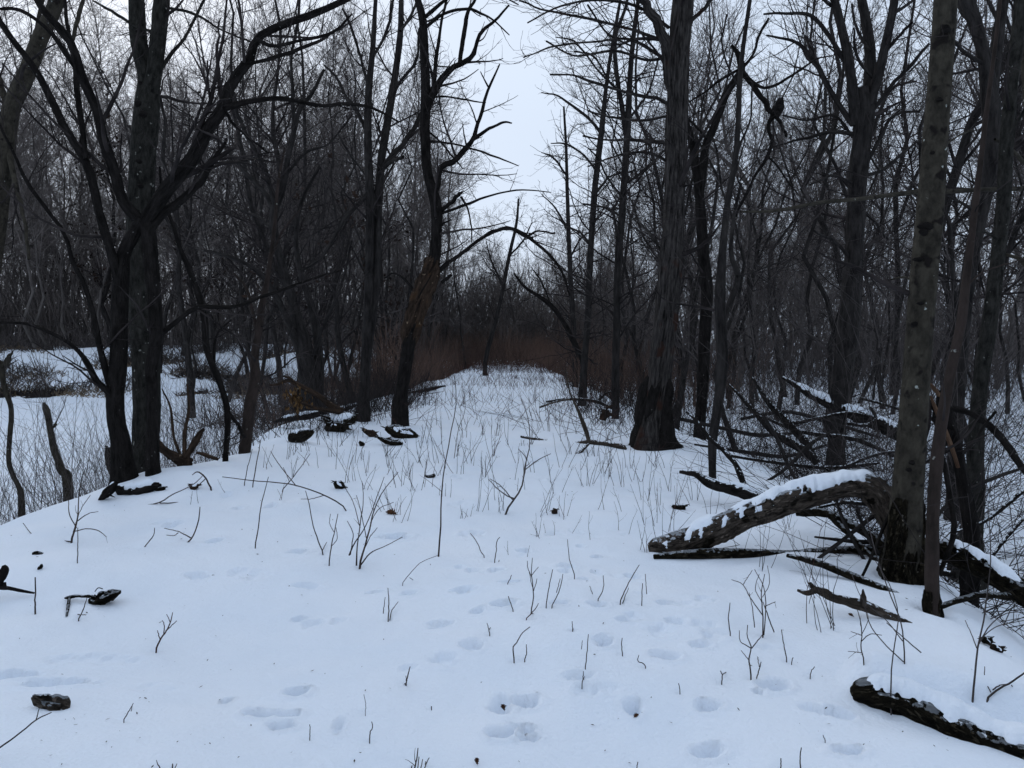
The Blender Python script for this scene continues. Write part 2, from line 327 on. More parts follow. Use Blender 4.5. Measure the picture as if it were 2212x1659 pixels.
# ------------------------------------------------------------------ trees traced from the picture
def twigset(root, mat, A, Ra, C, Rc, D=None, Rd=None, ci=None, di=None, name='twigs'):
    if len(A) == 0: return
    if len(A) > 14:
        mb = MB().tubes(A, Ra, 5).tubes(C, Rc, 3)
        if D is not None: mb.tubes(D, Rd, 3)
        mb.build(name, mat, root); return
    for j in range(len(A)):
        mb = MB().tubes(A[j], Ra[j], 5); m = ci == j
        if m.any(): mb.tubes(C[m], Rc[m], 3)
        if D is not None and (di == j).any(): mb.tubes(D[di == j], Rd[di == j], 3)
        mb.build('side_branch', mat, root)
def hero(name, label, mat, Y, stems, limbs=(), twm=T_DARK, d1=1.6, d2=3.5, d3=4.5, seed=1, minr=.003, k=16, collar=None, leafless=0, part0='trunk', group=None, up=.35, lf=.35, cat='tree', tw_t0=.35, stem_dens=.35, lmax=2.2, lump=.10, snowy=False):
    S = [trace(s, Y + (o[0] if o else 0), Y + (o[1] if o else 0), 44, root=i == 0 or (o and len(o) > 2)) for i, (s, o) in enumerate([(q, None) if isinstance(q, str) else (q[0], q[1]) for q in stems])]
    base = S[0][0][1].copy(); base[2] = float(H(base[0], base[1]))
    root = thing(name, label, cat, base, group); DENT.append((base[0], base[1], min(.11, S[0][1][1]*1.9)))
    for i, (p, r) in enumerate(S):
        MB().tubes(p, r, k, lump, seed + i).build(part0 if i == 0 else 'stem', mat, root)
    Ls = []
    for i, l in enumerate(limbs):
        s, y0, y1 = l if not isinstance(l, str) else (l, Y, Y + (-1) ** i * .06 * Y)
        p, r = trace(s, y0, y1, 22); r = np.maximum(r, .004)
        p = p + np.stack([vn(np.arange(22)*.5, np.arange(22)*0 + i*3.3 + seed, 1, q) * r * 1.6 for q in range(3)], 1) * np.linspace(0, 1, 22)[:, None]
        MB().tubes(p, r, 8, .10, seed + i*1.7).build('limb', mat, root); Ls.append((p, r))
    tb = MB()
    P1, R1 = stack(S); A, Ra = spawn(P1, R1, stem_dens*2.4, tw_t0, (40, 82), lf*.9, .28, 9, .12, up, minr*1.3, .5, lmax)
    if Ls:
        P2, R2 = stack(Ls); B, Rb = spawn(P2, R2, d1*2.4, .1, (25, 60), lf*1.7, .45, 9, .12, up, minr*1.25, .4, lmax*.9)
        A = np.concatenate([A, B]); Ra = np.concatenate([Ra, Rb])
    q = 1.7
    C, Rc = spawn(A, Ra, d2*q, .08, (28, 60), .6, .6, 8, .13, up*.6, minr, .2, 1.5); ci = spawn.ix if len(A) else np.zeros(0, int)
    D, Rd = spawn(C, Rc, d3*q*.8, .1, (25, 60), .6, .7, 6, .15, up*.4, minr*.8, .12, .8) if len(C) else (C[:, :5], Rc[:, :5]); di = ci[spawn.ix] if len(C) else ci
    twigset(root, twm, A, Ra, C, Rc, D, Rd, ci, di)
    for cs, cm in (collar or []):
        p, r = trace(cs, Y - .002*Y, Y - .002*Y, 30); MB().tubes(p, r, 64, .42, seed+3).build('bark_collar', cm, root)
    return root, S, Ls

hero('bare_tree', 'black twin stemmed tree at the left edge of the path with long arching limbs', B_BLACK, 7.6,
  ['270,1045,29 266,1000,22 262,960,20 253,915,18 250,860,17 255,800,17 258,700,17 262,600,17 267,551,15 288,505,14 306,472,14',
   ('330,1020,16 330,950,14 330,880,14 328,800,14 337,730,14 334,660,14 327,580,15 321,505,15 314,476,14', (-.05, 0, 1))],
  [('304,478,13 292,466,13 269,437,12 249,380,11 228,302,11 202,228,10 178,168,10 151,87,9 114,44,8 81,0,7 50,-50,6', 7.6, 6.9),
   ('312,482,14 326,460,14 363,407,15 420,336,14 450,279,13 484,232,12 501,181,11 538,128,10 554,84,9 598,57,8 659,37,8 743,3,6 820,-40,5', 7.6, 7.0),
   ('484,234,7 524,222,6 588,213,5 638,217,5 689,228,4 743,225,4 800,232,3 860,262,2', 7.3, 8.4),
   ('322,495,11 340,475,10 366,450,10 410,417,8 440,380,6 464,343,5 490,300,3', 7.6, 7.9),
   ('262,650,10 252,590,10 242,551,10 215,457,10 195,370,9 175,329,9 141,276,8 111,215,8 74,151,7 44,111,6 0,44,6 -40,-10,5', 7.6, 7.0),
   ('186,345,6 178,286,6 171,235,6 168,200,6 160,120,5 148,60,4 140,0,3', 7.3, 7.8),
   ('245,862,7 232,815,7 215,741,6 201,681,6 178,603,5 158,573,5 141,504,4 100,450,4 60,395,4 34,336,3 13,296,3 -20,220,2', 7.6, 7.3),
   ('244,870,8 232,845,7 208,822,7 188,785,6 168,758,5 141,734,4 101,714,4 50,697,3 0,697,2 -40,700,2', 7.6, 6.7),
   ('336,735,6 349,721,6 386,691,5 427,664,5 504,662,4 571,640,4 655,610,3 739,583,2', 7.6, 8.3),
   ('198,225,5 170,160,5 130,100,5 90,50,4 40,20,4 0,20,3', 7.3, 7.0),
   ('554,84,4 590,100,4 640,90,3 720,70,3 760,30,2', 7.2, 6.6),
   ('530,140,3 580,128,4 640,108,4 700,82,3 752,52,2', 7.2, 7.4),
   ('484,232,3 500,262,3 540,300,3 580,330,2', 7.3, 7.8)], d1=1.3, d2=3.2, d3=3.5, minr=.0026, tw_t0=.55, stem_dens=.25)
hero('bare_tree', 'stout pale barked tree forking high up behind the black twin stems on the left', B_LICHEN, 8.5,
  ['312,1035,32 314,980,28 318,900,28 316,800,27 308,700,26 302,600,26 303,450,26 310,330,25 318,240,25 320,200,22 318,170,17 301,90,16 297,40,16 293,-60,14',
   ('322,215,18 334,150,15 342,80,15 348,20,15 356,-80,13', (0, -.3))],
  [('333,170,4 360,130,4 400,80,3 430,20,3 450,-20,2', 8.4, 8.8), ('345,70,3 300,60,3 250,30,3 200,0,2', 8.3, 8.6), ('352,15,3 420,30,3 470,60,2 540,90,2', 8.3, 9)], T_DARK, minr=.003, stem_dens=.3, d1=1.5, seed=4)
hero('bare_tree', 'thick grey tree leaning right across the upper left corner', B_SMOOTH, 8.8,
  ['-90,1085,26 -70,800,22 -20,560,20 0,420,19 12,320,18 24,235,17 54,168,17 87,84,16 111,34,15 125,0,14 150,-60,12'],
  [('20,250,6 0,180,6 -30,120,5', 8.8, 9), ('28,225,7 60,120,5 85,40,4 92,-20,3', 8.8, 9.2), ('14,300,6 34,400,5 50,460,4 62,560,3', 8.8, 8.4), ('108,40,6 150,90,4 172,20,4 190,-30,3', 8.8, 9.5)], seed=5, stem_dens=.35)
hero('bare_tree', 'crooked slender dark sapling between the twin stemmed tree and the leaning pole', B_BLACK, 8.6,
  ['487,985,6 491,940,6 491,889,7 484,855,7 470,815,7 447,755,7 441,687,7 423,620,6 408,580,6 390,540,5 372,480,4 352,430,3 345,360,2'],
  [('491,889,4 505,905,4 518,925,4 528,945,4', 8.6, 8.8), ('470,815,2 462,770,2 470,720,2 500,690,1', 8.6, 8.8)], minr=.0025, k=10, seed=6, stem_dens=1)
hero('bare_tree', 'leaning dark pole of a tree with reddish upper stem beside the crooked sapling', B_RED, 9.3,
  ['529,985,13 533,940,12 538,889,12 546,840,11 551,815,12 550,771,9 561,704,8 566,660,7 575,620,6 585,553,5 594,480,4 600,400,3 615,320,2'],
  [('555,720,4 548,680,3 530,620,3 505,590,2', 9.3, 9.5), ('585,560,2 610,500,2 650,450,1', 9.3, 9)], minr=.0025, k=12, seed=7, stem_dens=1.2, tw_t0=.3)
hero('bare_tree', 'spreading grey tree with several arching stems behind the golden leaves', B_MID, 15.5,
  ['676,880,27 672,850,22 664,800,19 655,740,17 640,680,11 622,610,9 606,560,9 592,500,9 594,450,9 606,420,8 616,380,7 624,330,6 634,290,6 648,235,5 672,205,4 700,150,3',
   ('680,860,20 688,780,12 684,720,9 672,660,8 650,590,6 640,520,5 650,440,4 690,360,3', (0, .8, 1)),
   ('655,780,10 625,700,7 596,640,6 560,590,5 510,560,4 440,540,3', (0, -.8))],
  ['594,460,6 575,420,5 551,395,5 520,360,4 495,330,3 470,302,3 430,290,2', '596,450,6 580,390,5 571,360,5 538,302,4 515,250,4 505,200,3', '608,400,5 600,340,5 591,296,5 591,235,4 600,150,3 605,60,3 590,-20,2',
   '635,290,4 632,200,4 630,120,3 645,40,3 650,-20,2', '616,380,3 660,330,3 710,310,2 760,250,2', '664,800,4 700,700,4 730,640,3 760,520,2', '590,500,3 560,470,3 520,455,2'], minr=.006, d1=1.6, d2=2.5, d3=3, seed=8, stem_dens=.7)
hero('bare_tree', 'tall twin stemmed tree rising straight just left of the crooked orange barked tree', B_MID, 14.0,
  ['783,888,14 788,840,12 790,780,11 796,650,10 798,551,9 798,403,9 795,302,8 797,188,7 803,128,6 808,60,5 812,-10,4 820,-80,4',
   ('790,800,9 803,700,8 812,620,8 815,551,8 818,437,9 825,336,9 842,235,8 854,161,7 865,67,6 867,0,5 872,-80,4', (0, .3, 1))],
  ['822,370,6 835,350,6 862,320,5 885,292,5 909,249,4 925,215,3', '800,412,6 775,440,5 751,465,5 728,500,4 690,560,3 650,585,2', '795,290,4 770,240,4 742,200,3 725,165,3 700,140,2',
   '797,190,4 780,130,3 760,60,3 740,20,2', '803,128,3 830,80,3 845,30,3 850,-20,2', '842,235,3 862,180,3 900,130,3 905,60,2', '865,67,3 890,30,3 905,-20,2', '820,375,4 845,350,4 872,340,3', '818,430,3 790,380,2 760,340,2 730,290,2'],
  minr=.0055, d1=1.5, d2=2.6, d3=3, seed=9, stem_dens=.7)
hero('bare_tree', 'crooked tree with peeling brown bark midway up, left of the open sky', B_BLACK, 13.0,
  ['864,868,18 868,845,15 876,790,15 886,730,15 896,690,15 908,640,14 924,597,14 938,560,13 941,538,12 944,470,12 940,430,12 928,390,10 922,363,10 918,286,10 919,202,10 916,101,9 912,34,8 900,-10,7 885,-80,6'],
  [('936,418,9 946,400,6 948,375,6 955,358,6 983,346,6 1000,328,6 1020,302,5 1030,270,4 1037,249,4 1057,192,3 1080,138,1.5', 13, 12.5),
   ('1018,305,4 1044,286,4 1068,272,3 1090,264,2.5 1106,266,1.5', 12.7, 12.2), ('1057,192,2 1046,172,1.5 1038,155,1', 12.5, 12.5),
   ('922,240,8 926,222,8 936,202,7 950,178,7 963,161,7 980,146,6 993,138,6 1023,118,5 1030,95,4 1040,72,4 1074,40,3 1100,10,2', 13, 12.3),
   ('993,138,5 998,100,5 1003,67,5 1010,30,4 1024,3,3 1035,-40,2', 12.6, 12.4), ('930,205,5 938,175,4 944,118,4 952,60,3 963,0,3 970,-60,2', 13, 13.5),
   ('950,456,5 972,440,4 990,422,4 1000,414,2', 13, 12.7), ('952,462,3 985,450,3 1020,437,3 1070,420,2 1138,410,1.5 1190,415,1', 13, 12),
   ('943,590,5 965,570,5 986,556,4 1037,517,4 1075,497,4 1097,492,4 1138,511,4 1165,530,3 1188,551,3 1215,590,3 1230,640,2', 13, 12.4),
   ('1138,511,3 1160,500,2 1200,505,2', 12.6, 12.6), ('1037,517,2 1060,500,2 1110,497,2 1150,515,2', 12.8, 12),
   ('924,305,3 960,308,2 1010,318,2 1060,335,2 1120,358,1', 13, 12), ('921,280,2.5 950,305,2 975,335,2 1000,365,1', 13, 13.5), ('918,60,4 960,30,3 1010,20,3 1060,40,2 1100,75,1.2', 13, 12.2), ('914,40,4 980,-10,3 1060,-20,2 1120,10,1.2', 13, 12), ('922,212,2.5 960,208,2 1000,215,2 1050,222,1', 13, 13.6),
   ('950,490,3 962,480,2 975,475,1.5', 13, 12.8), ('955,610,4 975,595,3', 13, 12.9), ('905,650,3 880,610,3 850,590,2 830,600,1.5', 13, 13.3), ('996,425,3 1010,450,2 1018,490,1.5 1020,530,1', 12.7, 12.6)],
  minr=.0045, d1=1.0, d2=2.2, d3=2.5, seed=10, collar=[('884,745,10 890,715,16 897,690,16.5 908,640,15.5 922,600,15.5 932,570,15 937,555,10', B_BROWN)], stem_dens=.25, lmax=1.6)
hero('bare_tree', 'biggest furrowed grey trunk right of the path with a flared black base', B_GREY, 10.7,
  ['1408,972,46 1408,950,38 1412,915,32 1420,850,27 1430,760,26 1438,700,25 1447,600,25 1452,540,24 1458,450,22 1462,300,21 1466,150,20 1470,60,20 1474,0,20 1480,-80,19'],
  [('1448,190,10 1443,161,10 1440,120,10 1434,88,10 1416,40,10 1398,15,9 1380,-8,8 1340,-50,7', 10.7, 10.0), ('1446,228,4 1420,212,4 1390,208,4 1339,195,3 1272,175,3 1238,163,2 1188,161,2', 10.7, 9.9),
   ('1440,309,4 1400,305,4 1359,302,3 1306,302,2 1260,295,2', 10.7, 11.6), ('1440,91,4 1366,64,3 1289,44,3 1168,20,2 1121,0,2', 10.6, 9.8), ('1470,400,3 1500,340,3 1540,300,2', 10.7, 11), ('1440,560,3 1400,500,3 1370,470,2', 10.7, 11),
   ('1474,60,5 1520,20,4 1560,-40,4', 10.7, 10.2), ('1455,120,4 1400,130,3 1330,110,3 1240,120,2 1180,90,2', 10.7, 11.5), ('1445,250,3 1390,260,3 1330,255,2 1270,240,2', 10.7, 11.5), ('1445,60,4 1390,20,3 1310,0,3 1220,10,2 1140,50,1.5', 10.7, 9.6), ('1440,130,4 1360,85,3 1290,90,2 1200,100,2 1130,125,1.2', 10.7, 9.8), ('1446,350,3 1400,330,3 1340,335,2 1270,360,1.5', 10.7, 9.9)],
  T_DARK, k=44, lump=.16, minr=.004, lmax=2.8, seed=12, collar=[('1408,975,47 1408,955,41 1411,930,35 1414,900,31 1418,860,28 1422,835,25 1425,815,18', B_BLACK)], stem_dens=.5, d1=1.6, d2=2.6, d3=2.8, up=.2)
hero('bare_tree', 'slim straight tree just left of the big furrowed trunk', B_MID, 14.2,
  ['1329,910,8 1330,800,8 1332,687,8 1336,553,8 1348,403,7 1356,269,7 1366,101,5 1379,0,4 1390,-70,3', ('1352,290,5 1340,210,5 1336,188,5 1329,84,4 1350,20,3 1362,-30,3', (0, .3))],
  ['1348,400,3 1400,360,2 1440,320,2', '1346,430,3 1310,380,2 1290,340,2 1270,320,1', '1356,260,3 1400,200,2 1425,120,2', '1340,200,3 1290,150,2 1240,90,2 1200,80,1', '1345,470,3 1310,450,2 1260,440,2', '1366,101,2 1310,70,2 1270,10,2'], minr=.0048, d1=2, d2=2.4, d3=2.2, seed=13, stem_dens=2.4, up=.1, lf=.3, lmax=2.6, tw_t0=.2)
hero('bare_tree', 'straight dark tree third to the left of the big furrowed trunk', B_MID, 18,
  ['1258,850,8 1264,760,7 1270,687,7 1275,551,7 1289,370,6 1299,286,6 1312,168,4 1322,101,4 1340,0,3'],
  ['1299,290,3 1278,262,3 1255,242,3 1205,208,2 1170,200,1', '1290,370,3 1255,330,2 1220,310,2 1190,310,1', '1285,420,3 1320,380,2 1370,370,2', '1312,168,2 1280,120,2 1240,110,1', '1277,530,3 1250,500,2 1220,490,2'], minr=.0055, d1=2, d2=2.3, d3=2.0, seed=14, stem_dens=2.2, up=.1, lf=.28, lmax=2.9, tw_t0=.2)
hero('bare_tree', 'thin straight tree at the right rim of the open sky', B_MID, 24,
  ['1243,800,6 1238,700,6 1230,551,5 1226,430,4 1222,302,3 1218,230,2'], ['1228,500,3 1200,450,2 1170,420,1', '1224,380,2 1195,340,2 1170,330,1', '1230,560,2 1260,510,2 1290,500,1'], minr=.0065, d1=1.5, d2=2, d3=2, seed=15, stem_dens=2.2, up=.1, lf=.24, lmax=2.6, tw_t0=.15)
hero('bare_tree', 'thin black tree bowing left over the end of the path', B_BLACK, 20,
  ['1262,800,6 1255,770,6 1235,730,6 1218,697,5 1190,660,5 1164,640,4 1134,620,3 1110,590,2'], ['1190,660,2 1170,610,2 1150,580,1'], minr=.006, seed=16, stem_dens=.8)
hero('bare_tree', 'slanting tree standing where the path disappears', B_MID, 33,
  ['1048,785,5 1060,730,5 1070,697,4 1087,620,4 1100,553,4 1116,480,3 1120,430,2'], ['1087,620,3 1060,560,2 1050,520,1', '1100,553,2 1130,520,2 1150,480,1'], minr=.009, seed=17, stem_dens=.9)
hero('bare_tree', 'dark forked tree immediately right of the big furrowed trunk', B_BLACK, 12,
  ['1512,915,13 1516,870,12 1519,822,12 1522,721,12 1527,620,12 1520,551,12 1512,437,10 1502,353,9 1489,286,8 1475,250,7 1460,200,5', ('1512,430,8 1520,350,8 1526,310,8 1540,280,8 1566,208,8 1590,170,8 1602,151,8 1595,118,6 1580,97,3', (0, -.3))],
  [('1600,152,7 1615,170,6 1630,188,6 1650,215,6 1668,242,6 1678,252,8', 11.7, 11.6), ('1668,250,8 1676,243,11 1684,226,9 1689,212,3', 11.6, 11.6), ('1674,250,4 1688,268,4 1700,296,3', 11.6, 11.5), ('1672,250,6 1662,262,5 1660,280,4 1667,302,4 1657,336,4 1630,385,3 1603,437,3 1590,470,2', 11.6, 12.4),
   ('1657,336,3 1680,360,2 1700,390,2 1725,420,1', 12, 12), ('1602,150,4 1625,120,3 1640,80,3 1660,40,2', 11.7, 12), ('1600,155,4 1650,190,3 1700,170,3 1760,130,2 1800,120,1', 11.7, 11), ('1596,150,3 1560,170,3 1520,200,2 1490,220,2', 11.7, 12), ('1526,300,3 1510,280,3 1485,255,2', 11.7, 12)],
  minr=.0035, seed=18, stem_dens=.4, d1=1.3, d2=2.5)
hero('bare_tree', 'slim grey tree crooked halfway up, right of the forked tree', B_MID, 8.4,
  ['1539,1035,8 1539,956,9 1549,889,10 1560,788,11 1557,687,12 1556,637,12 1560,553,9 1570,450,7 1590,330,6 1600,150,5 1620,0,4 1630,-60,3', ('1558,700,8 1575,660,6 1592,610,6 1593,590,6 1580,553,5 1585,470,4 1600,400,3', (.1, .5))],
  ['1592,597,3 1620,590,2 1660,575,2 1700,560,1', '1600,200,2 1560,100,2 1570,30,2', '1590,330,3 1620,260,2 1625,180,2'], minr=.0028, k=14, seed=19, stem_dens=.6, d1=1.5)
hero('bare_tree', 'massive broad crowned tree splitting into many upright limbs on the right', B_MID, 12.9,
  ['1806,1035,22 1808,960,18 1810,889,18 1822,788,21 1834,687,22 1841,600,21 1845,551,20 1852,403,20 1862,302,20 1866,230,20 1862,190,14',
   ('1862,260,14 1876,202,13 1879,101,11 1862,0,9 1855,-70,7', (0, .3)), ('1850,270,13 1842,200,11 1831,118,10 1818,60,9 1803,0,8 1790,-70,6', (0, -.3)), ('1870,250,12 1890,190,11 1912,101,9 1929,17,8 1940,-70,6', (0, -.5))],
  ['1842,270,6 1798,202,5 1775,160,5 1758,134,5 1731,101,4 1700,85,3 1655,78,2', '1836,150,5 1822,128,5 1788,74,4 1754,34,4 1700,28,3 1650,30,2', '1846,290,5 1815,286,4 1788,286,4 1738,299,3 1687,312,2 1640,330,1', '1876,240,5 1896,225,5 1920,190,4 1956,151,4 2006,94,3',
   '1868,330,5 1890,270,4 1910,220,4 1930,190,3 1980,175,2', '1868,360,4 1900,300,4 1930,250,3 1990,240,2', '1856,380,4 1900,370,4 1950,330,3 1990,300,2', '1905,120,4 1940,80,3 1970,50,3', '1929,30,4 1960,10,3 2000,-20,3', '1806,20,3 1780,0,3 1750,-30,2',
   '1845,300,3 1800,250,3 1740,260,2 1690,250,2', '1840,560,4 1800,520,3 1760,500,2', '1850,440,3 1890,480,3 1920,520,2', '1850,400,3 1800,380,3 1750,400,2', '1879,110,3 1850,60,3 1840,10,2', '1895,180,3 1850,120,3 1845,60,2'],
  minr=.004, d1=1.5, d2=2.6, d3=2.8, seed=21, stem_dens=.7, k=20, lump=.13)
hero('bare_tree', 'smooth olive grey tree dotted with white lichen over the broken log on the right', B_SMOOTH, 4.6,
  ['1944,1275,50 1946,1240,43 1950,1190,38 1954,1140,34 1958,1080,31 1963,1023,30 1974,889,28 1987,721,27 2000,553,27 2005,504,27 2020,302,25 2032,150,23 2042,0,22 2052,-120,21'],
  [('2020,330,3 2060,300,2 2100,280,2', 4.6, 4.9), ('1990,640,2.5 1960,600,2 1900,610,1.5', 4.6, 5)], k=48, lump=.07, minr=.0018, seed=22, collar=[('1940,1290,50 1943,1260,46 1947,1220,42 1951,1180,38 1954,1140,33 1957,1105,30 1960,1075,24', B_ROT)], stem_dens=.25, d1=1.5, tw_t0=.2, lmax=1)
hero('bare_tree', 'thin red brown stem with a black foot standing in front of the lichen dotted tree', B_RED, 4.0,
  ['2015,1345,20 2014,1320,17 2013,1250,15 2014,1180,14 2016,1100,13 2024,1000,13 2038,889,11 2057,788,10 2078,687,9 2088,600,8 2098,520,7 2112,400,6 2130,250,5 2150,100,4 2165,-40,3'],
  [('2086,620,2 2120,590,1.5 2160,575,1.5 2212,560,1', 4, 4.1)], k=18, minr=.0018, seed=23, collar=[('2016,1350,24 2015,1330,20 2013,1300,18 2013,1275,12', B_ROT)], stem_dens=.5, lmax=1.0)
hero('bare_tree', 'dark lichen flecked trunk close to the right border', B_LICHEN, 6.9,
  ['2094,1205,36 2096,1180,30 2104,1120,20 2108,1060,18 2107,990,17 2113,889,16 2120,810,15 2134,721,15 2147,620,14 2157,540,13 2167,437,13 2175,302,13 2188,168,12 2202,60,12 2215,-60,11'],
  [('2175,300,4 2200,260,3 2230,200,3', 6.9, 6.5), ('2160,520,3 2120,500,2 2080,520,1.5', 6.9, 6.5)], k=24, lump=.14, minr=.0025, seed=24, stem_dens=.6)
hero('bare_tree', 'tall trunk forking in the top right corner behind the lichen dotted tree', B_MID, 9.5,
  ['2058,1090,15 2062,1000,14 2070,850,13 2080,700,13 2092,600,14 2110,500,15 2130,400,16 2140,300,17 2141,235,18 2136,190,17 2124,111,13 2107,50,13 2090,0,13 2070,-70,12', ('2142,225,13 2146,150,12 2158,67,11 2168,0,10 2180,-80,9', (0, .3))],
  ['2110,60,5 2080,30,4 2065,-20,4', '2128,140,4 2080,110,4 2040,60,3', '2145,260,4 2170,220,3 2212,200,3', '2120,470,4 2080,440,3 2040,420,2'], k=20, minr=.0035, seed=25, stem_dens=.8, d1=1.6)
hero('bare_tree', 'grey tree partly beyond the right border of the picture', B_SMOOTH, 7.5,
  ['2262,1150,24 2255,900,22 2250,600,20 2235,300,16 2222,150,14 2210,0,12 2200,-80,11'], ['2250,600,5 2200,560,4 2150,540,3', '2240,380,5 2190,330,4 2150,300,3', ('2262,400,7 2211,407,5 2120,410,5 2040,413,5 1956,417,5 1872,430,4.5 1754,440,4 1677,454,3.5 1600,457,2', 7.5, 5.5)], seed=26, minr=.003)
def scars(Yt, lst, mat, parent_px):
    root = [o for o in COL.objects if o.get('label', '').startswith(parent_px)][0]
    for cx_, py_, rt, w_, h_ in lst:
        # an oval branch scar swelling out of the bark
        c = wp(cx_, py_, Yt - rt*Yt/F*.93); W = w_*Yt/F; Hh = h_*Yt/F; n = 14
        t = np.linspace(0, 1, 9); p = np.stack([c[0]+(t-.5)*2*W, np.full(9, c[1])+ (2*t-1)**2*W*.55, np.full(9, c[2])], 1)
        r = Hh*np.sqrt(np.clip(1-(2*t-1)**2, .02, 1))
        MB().tubes(p, r, n, .35, cx_).build('branch_scar', mat, root)
scars(4.6, [(2003,488,27,17,8), (1996,500,27,9,7), (1990,655,26,8,3), (1975,700,26,6,6), (1985,560,27,11,5), (2030,215,24,6,5), (2042,62,22,8,9), (1970,1000,30,6,5), (1964,1015,30,6,4), (2015,330,25,5,3)], B_BLACK, 'smooth olive grey tree dotted')
scars(8.5, [(300,225,22,8,7), (310,250,22,6,8), (300,350,24,7,6), (303,402,25,6,5), (304,180,17,5,4), (296,455,25,5,4), (325,130,15,5,5)], B_BLACK, 'stout pale barked tree')
# ------------------------------------------------------------------ dead wood, stumps and logs
def snowcap(p, r, root, seed, wid=.85, hi=.55, t0=0, t1=1):
    n = len(p); a = int(t0*(n-1)); b = int(t1*(n-1)) + 1
    q = p[a:b].copy(); rr = r[a:b].copy(); m = len(q)
    t = np.linspace(0, len(q)-1, 130); i = np.minimum(t.astype(int), m-2); u = (t-i)[:, None]
    q = q[i]*(1-u)+q[i+1]*u; rr = rr[i]*(1-u[:, 0])+rr[i+1]*u[:, 0]
    tan = nrm(np.gradient(q, axis=0)); side = nrm(np.cross(tan, [0, 0, 1])); k = 20
    th = np.linspace(0, 2*math.pi, k, endpoint=False)
    s = np.cumsum(np.concatenate([[0], np.linalg.norm(np.diff(q, axis=0), axis=1)]))
    env = np.clip(np.minimum(np.linspace(0, 1, 130)*8, (1-np.linspace(0, 1, 130))*5), 0.02, 1) ** .5
    W = rr * wid * np.clip(1.02 + .5*vn(s, s*0+seed, 5, 1) + .45*vn(s, s*0+seed, 17, 2) + .35*vn(s, s*0, 48, 2), .15, 1.3) * env; Hh = np.maximum(rr*hi, .012) * np.clip(1 + .7*vn(s, s*0, 5, seed) + .4*vn(s, s*0, 14, seed), .3, 2) * env
    gapm = 1
    V = q[:, None] + side[:, None]*(np.cos(th)[None, :, None]*W[:, None, None]) * (1+.12*vn(np.repeat(s[:, None], k, 1), np.cos(th)[None]*3 + 0*s[:, None], 12, 3))[..., None]
    zc = rr * .80
    V[..., 2] += zc[:, None] + np.where(np.sin(th) > 0, np.sin(th)[None]*Hh[:, None], np.sin(th)[None]*rr[:, None]*.35 - (np.cos(th)[None]**2)*rr[:, None]*.28*1)
    V[..., 2] -= (np.cos(th)[None]**2) * rr[:, None] * .25
    V[..., 2] += .012 * vn(V[..., 0], V[..., 1], 25, seed)
    idx = np.arange(130*k).reshape(130, k); A = idx[:-1]; B = idx[1:]
    f = np.stack([A, np.roll(A, -1, 1), np.roll(B, -1, 1), B], -1).reshape(-1, 4)
    mb = MB(); mb.raw(V.reshape(-1, 3), f); return mb.build('snow_cap', SNOW, root)
def log(name, label, cat, mat, s, Y0, Y1=None, limbs=(), snow=None, k=20, lump=.15, m=40, seed=1, twigs=None, twm=T_DARK, group=None, endcap=True, part='log_body', limbname='limb', sink=0):
    p, r = trace(s, Y0, Y1, m)
    p[:, 2] -= sink*r
    if endcap:
        p = np.concatenate([p[:1], p, p[-1:]]); r = np.concatenate([[.001], r, [.001]])
        p[0] += (p[1]-p[2])*.02; p[-1] += (p[-2]-p[-3])*.02
    base = p[len(p)//2].copy()
    root = thing(name, label, cat, (base[0], base[1], float(H(base[0], base[1]))), group)
    MB().tubes(p, r, k, lump, seed).build(part, mat, root)
    for j, (l, a, b) in enumerate(limbs):
        q, rr = trace(l, a, b, 16); MB().tubes(q, rr, 8, .3, j).build(limbname, mat, root)
    if snow: snowcap(p[1:-1] if endcap else p, r[1:-1] if endcap else r, root, seed, *snow)
    if twigs:
        P1, R1 = stack([(p, r)] + [trace(l, a, b, 16) for l, a, b in limbs])
        A, Ra = spawn(P1, R1, twigs[0], .1, (40, 80), .3, .25, 7, .2, .1, .003, .2, twigs[1]); C, Rc = spawn(A, Ra, 6, .1, (30, 60), .6, .6, 5, .2, .1, .0022, .1, .6)
        twigset(root, twm, A, Ra, C, Rc, None, None, spawn.ix, None)
    return root
log('broken_log', 'snow topped log bent like an elbow, with flaking bark, left of the lichen dotted tree', 'log', B_LOG,
  '1402,1190,12 1415,1187,20 1450,1182,25 1500,1166,27 1550,1142,27 1600,1118,26 1650,1099,26 1700,1082,26 1750,1064,25 1800,1050,24 1840,1046,25 1872,1049,29 1895,1068,29 1912,1098,26 1930,1140,24 1945,1180,23', 5.25, 4.95, (), (.95, .55, .015, .82), k=72, lump=.24, m=220, seed=3)
log('fallen_pole', 'straight black pole lying flat on the snow under the elbow shaped log', 'log', B_ROT, '1412,1203,5 1500,1197,10 1600,1196,11 1700,1198,11 1800,1193,12 1900,1190,12 1925,1190,9', 5.05, 5.1, (), None, seed=5, k=14)
log('fallen_pole', 'dark limb slanting down from the elbow shaped log to the tree foot', 'log', B_ROT, '1722,1104,10 1790,1110,9 1840,1135,9 1880,1158,10 1920,1190,11', 5.5, 5.0, [('1790,1110,6 1840,1160,6 1880,1200,6 1930,1240,5', 5.3, 4.8)], None, seed=6, k=14, twigs=(2, .7))
log('fallen_pole', 'thin black pole running from under the elbow log to the black stem foot', 'log', B_ROT, '1700,1200,4 1760,1214,8 1830,1240,9 1900,1270,9 1960,1298,8 2000,1320,7', 4.75, 4.1, (), None, seed=7, k=12)
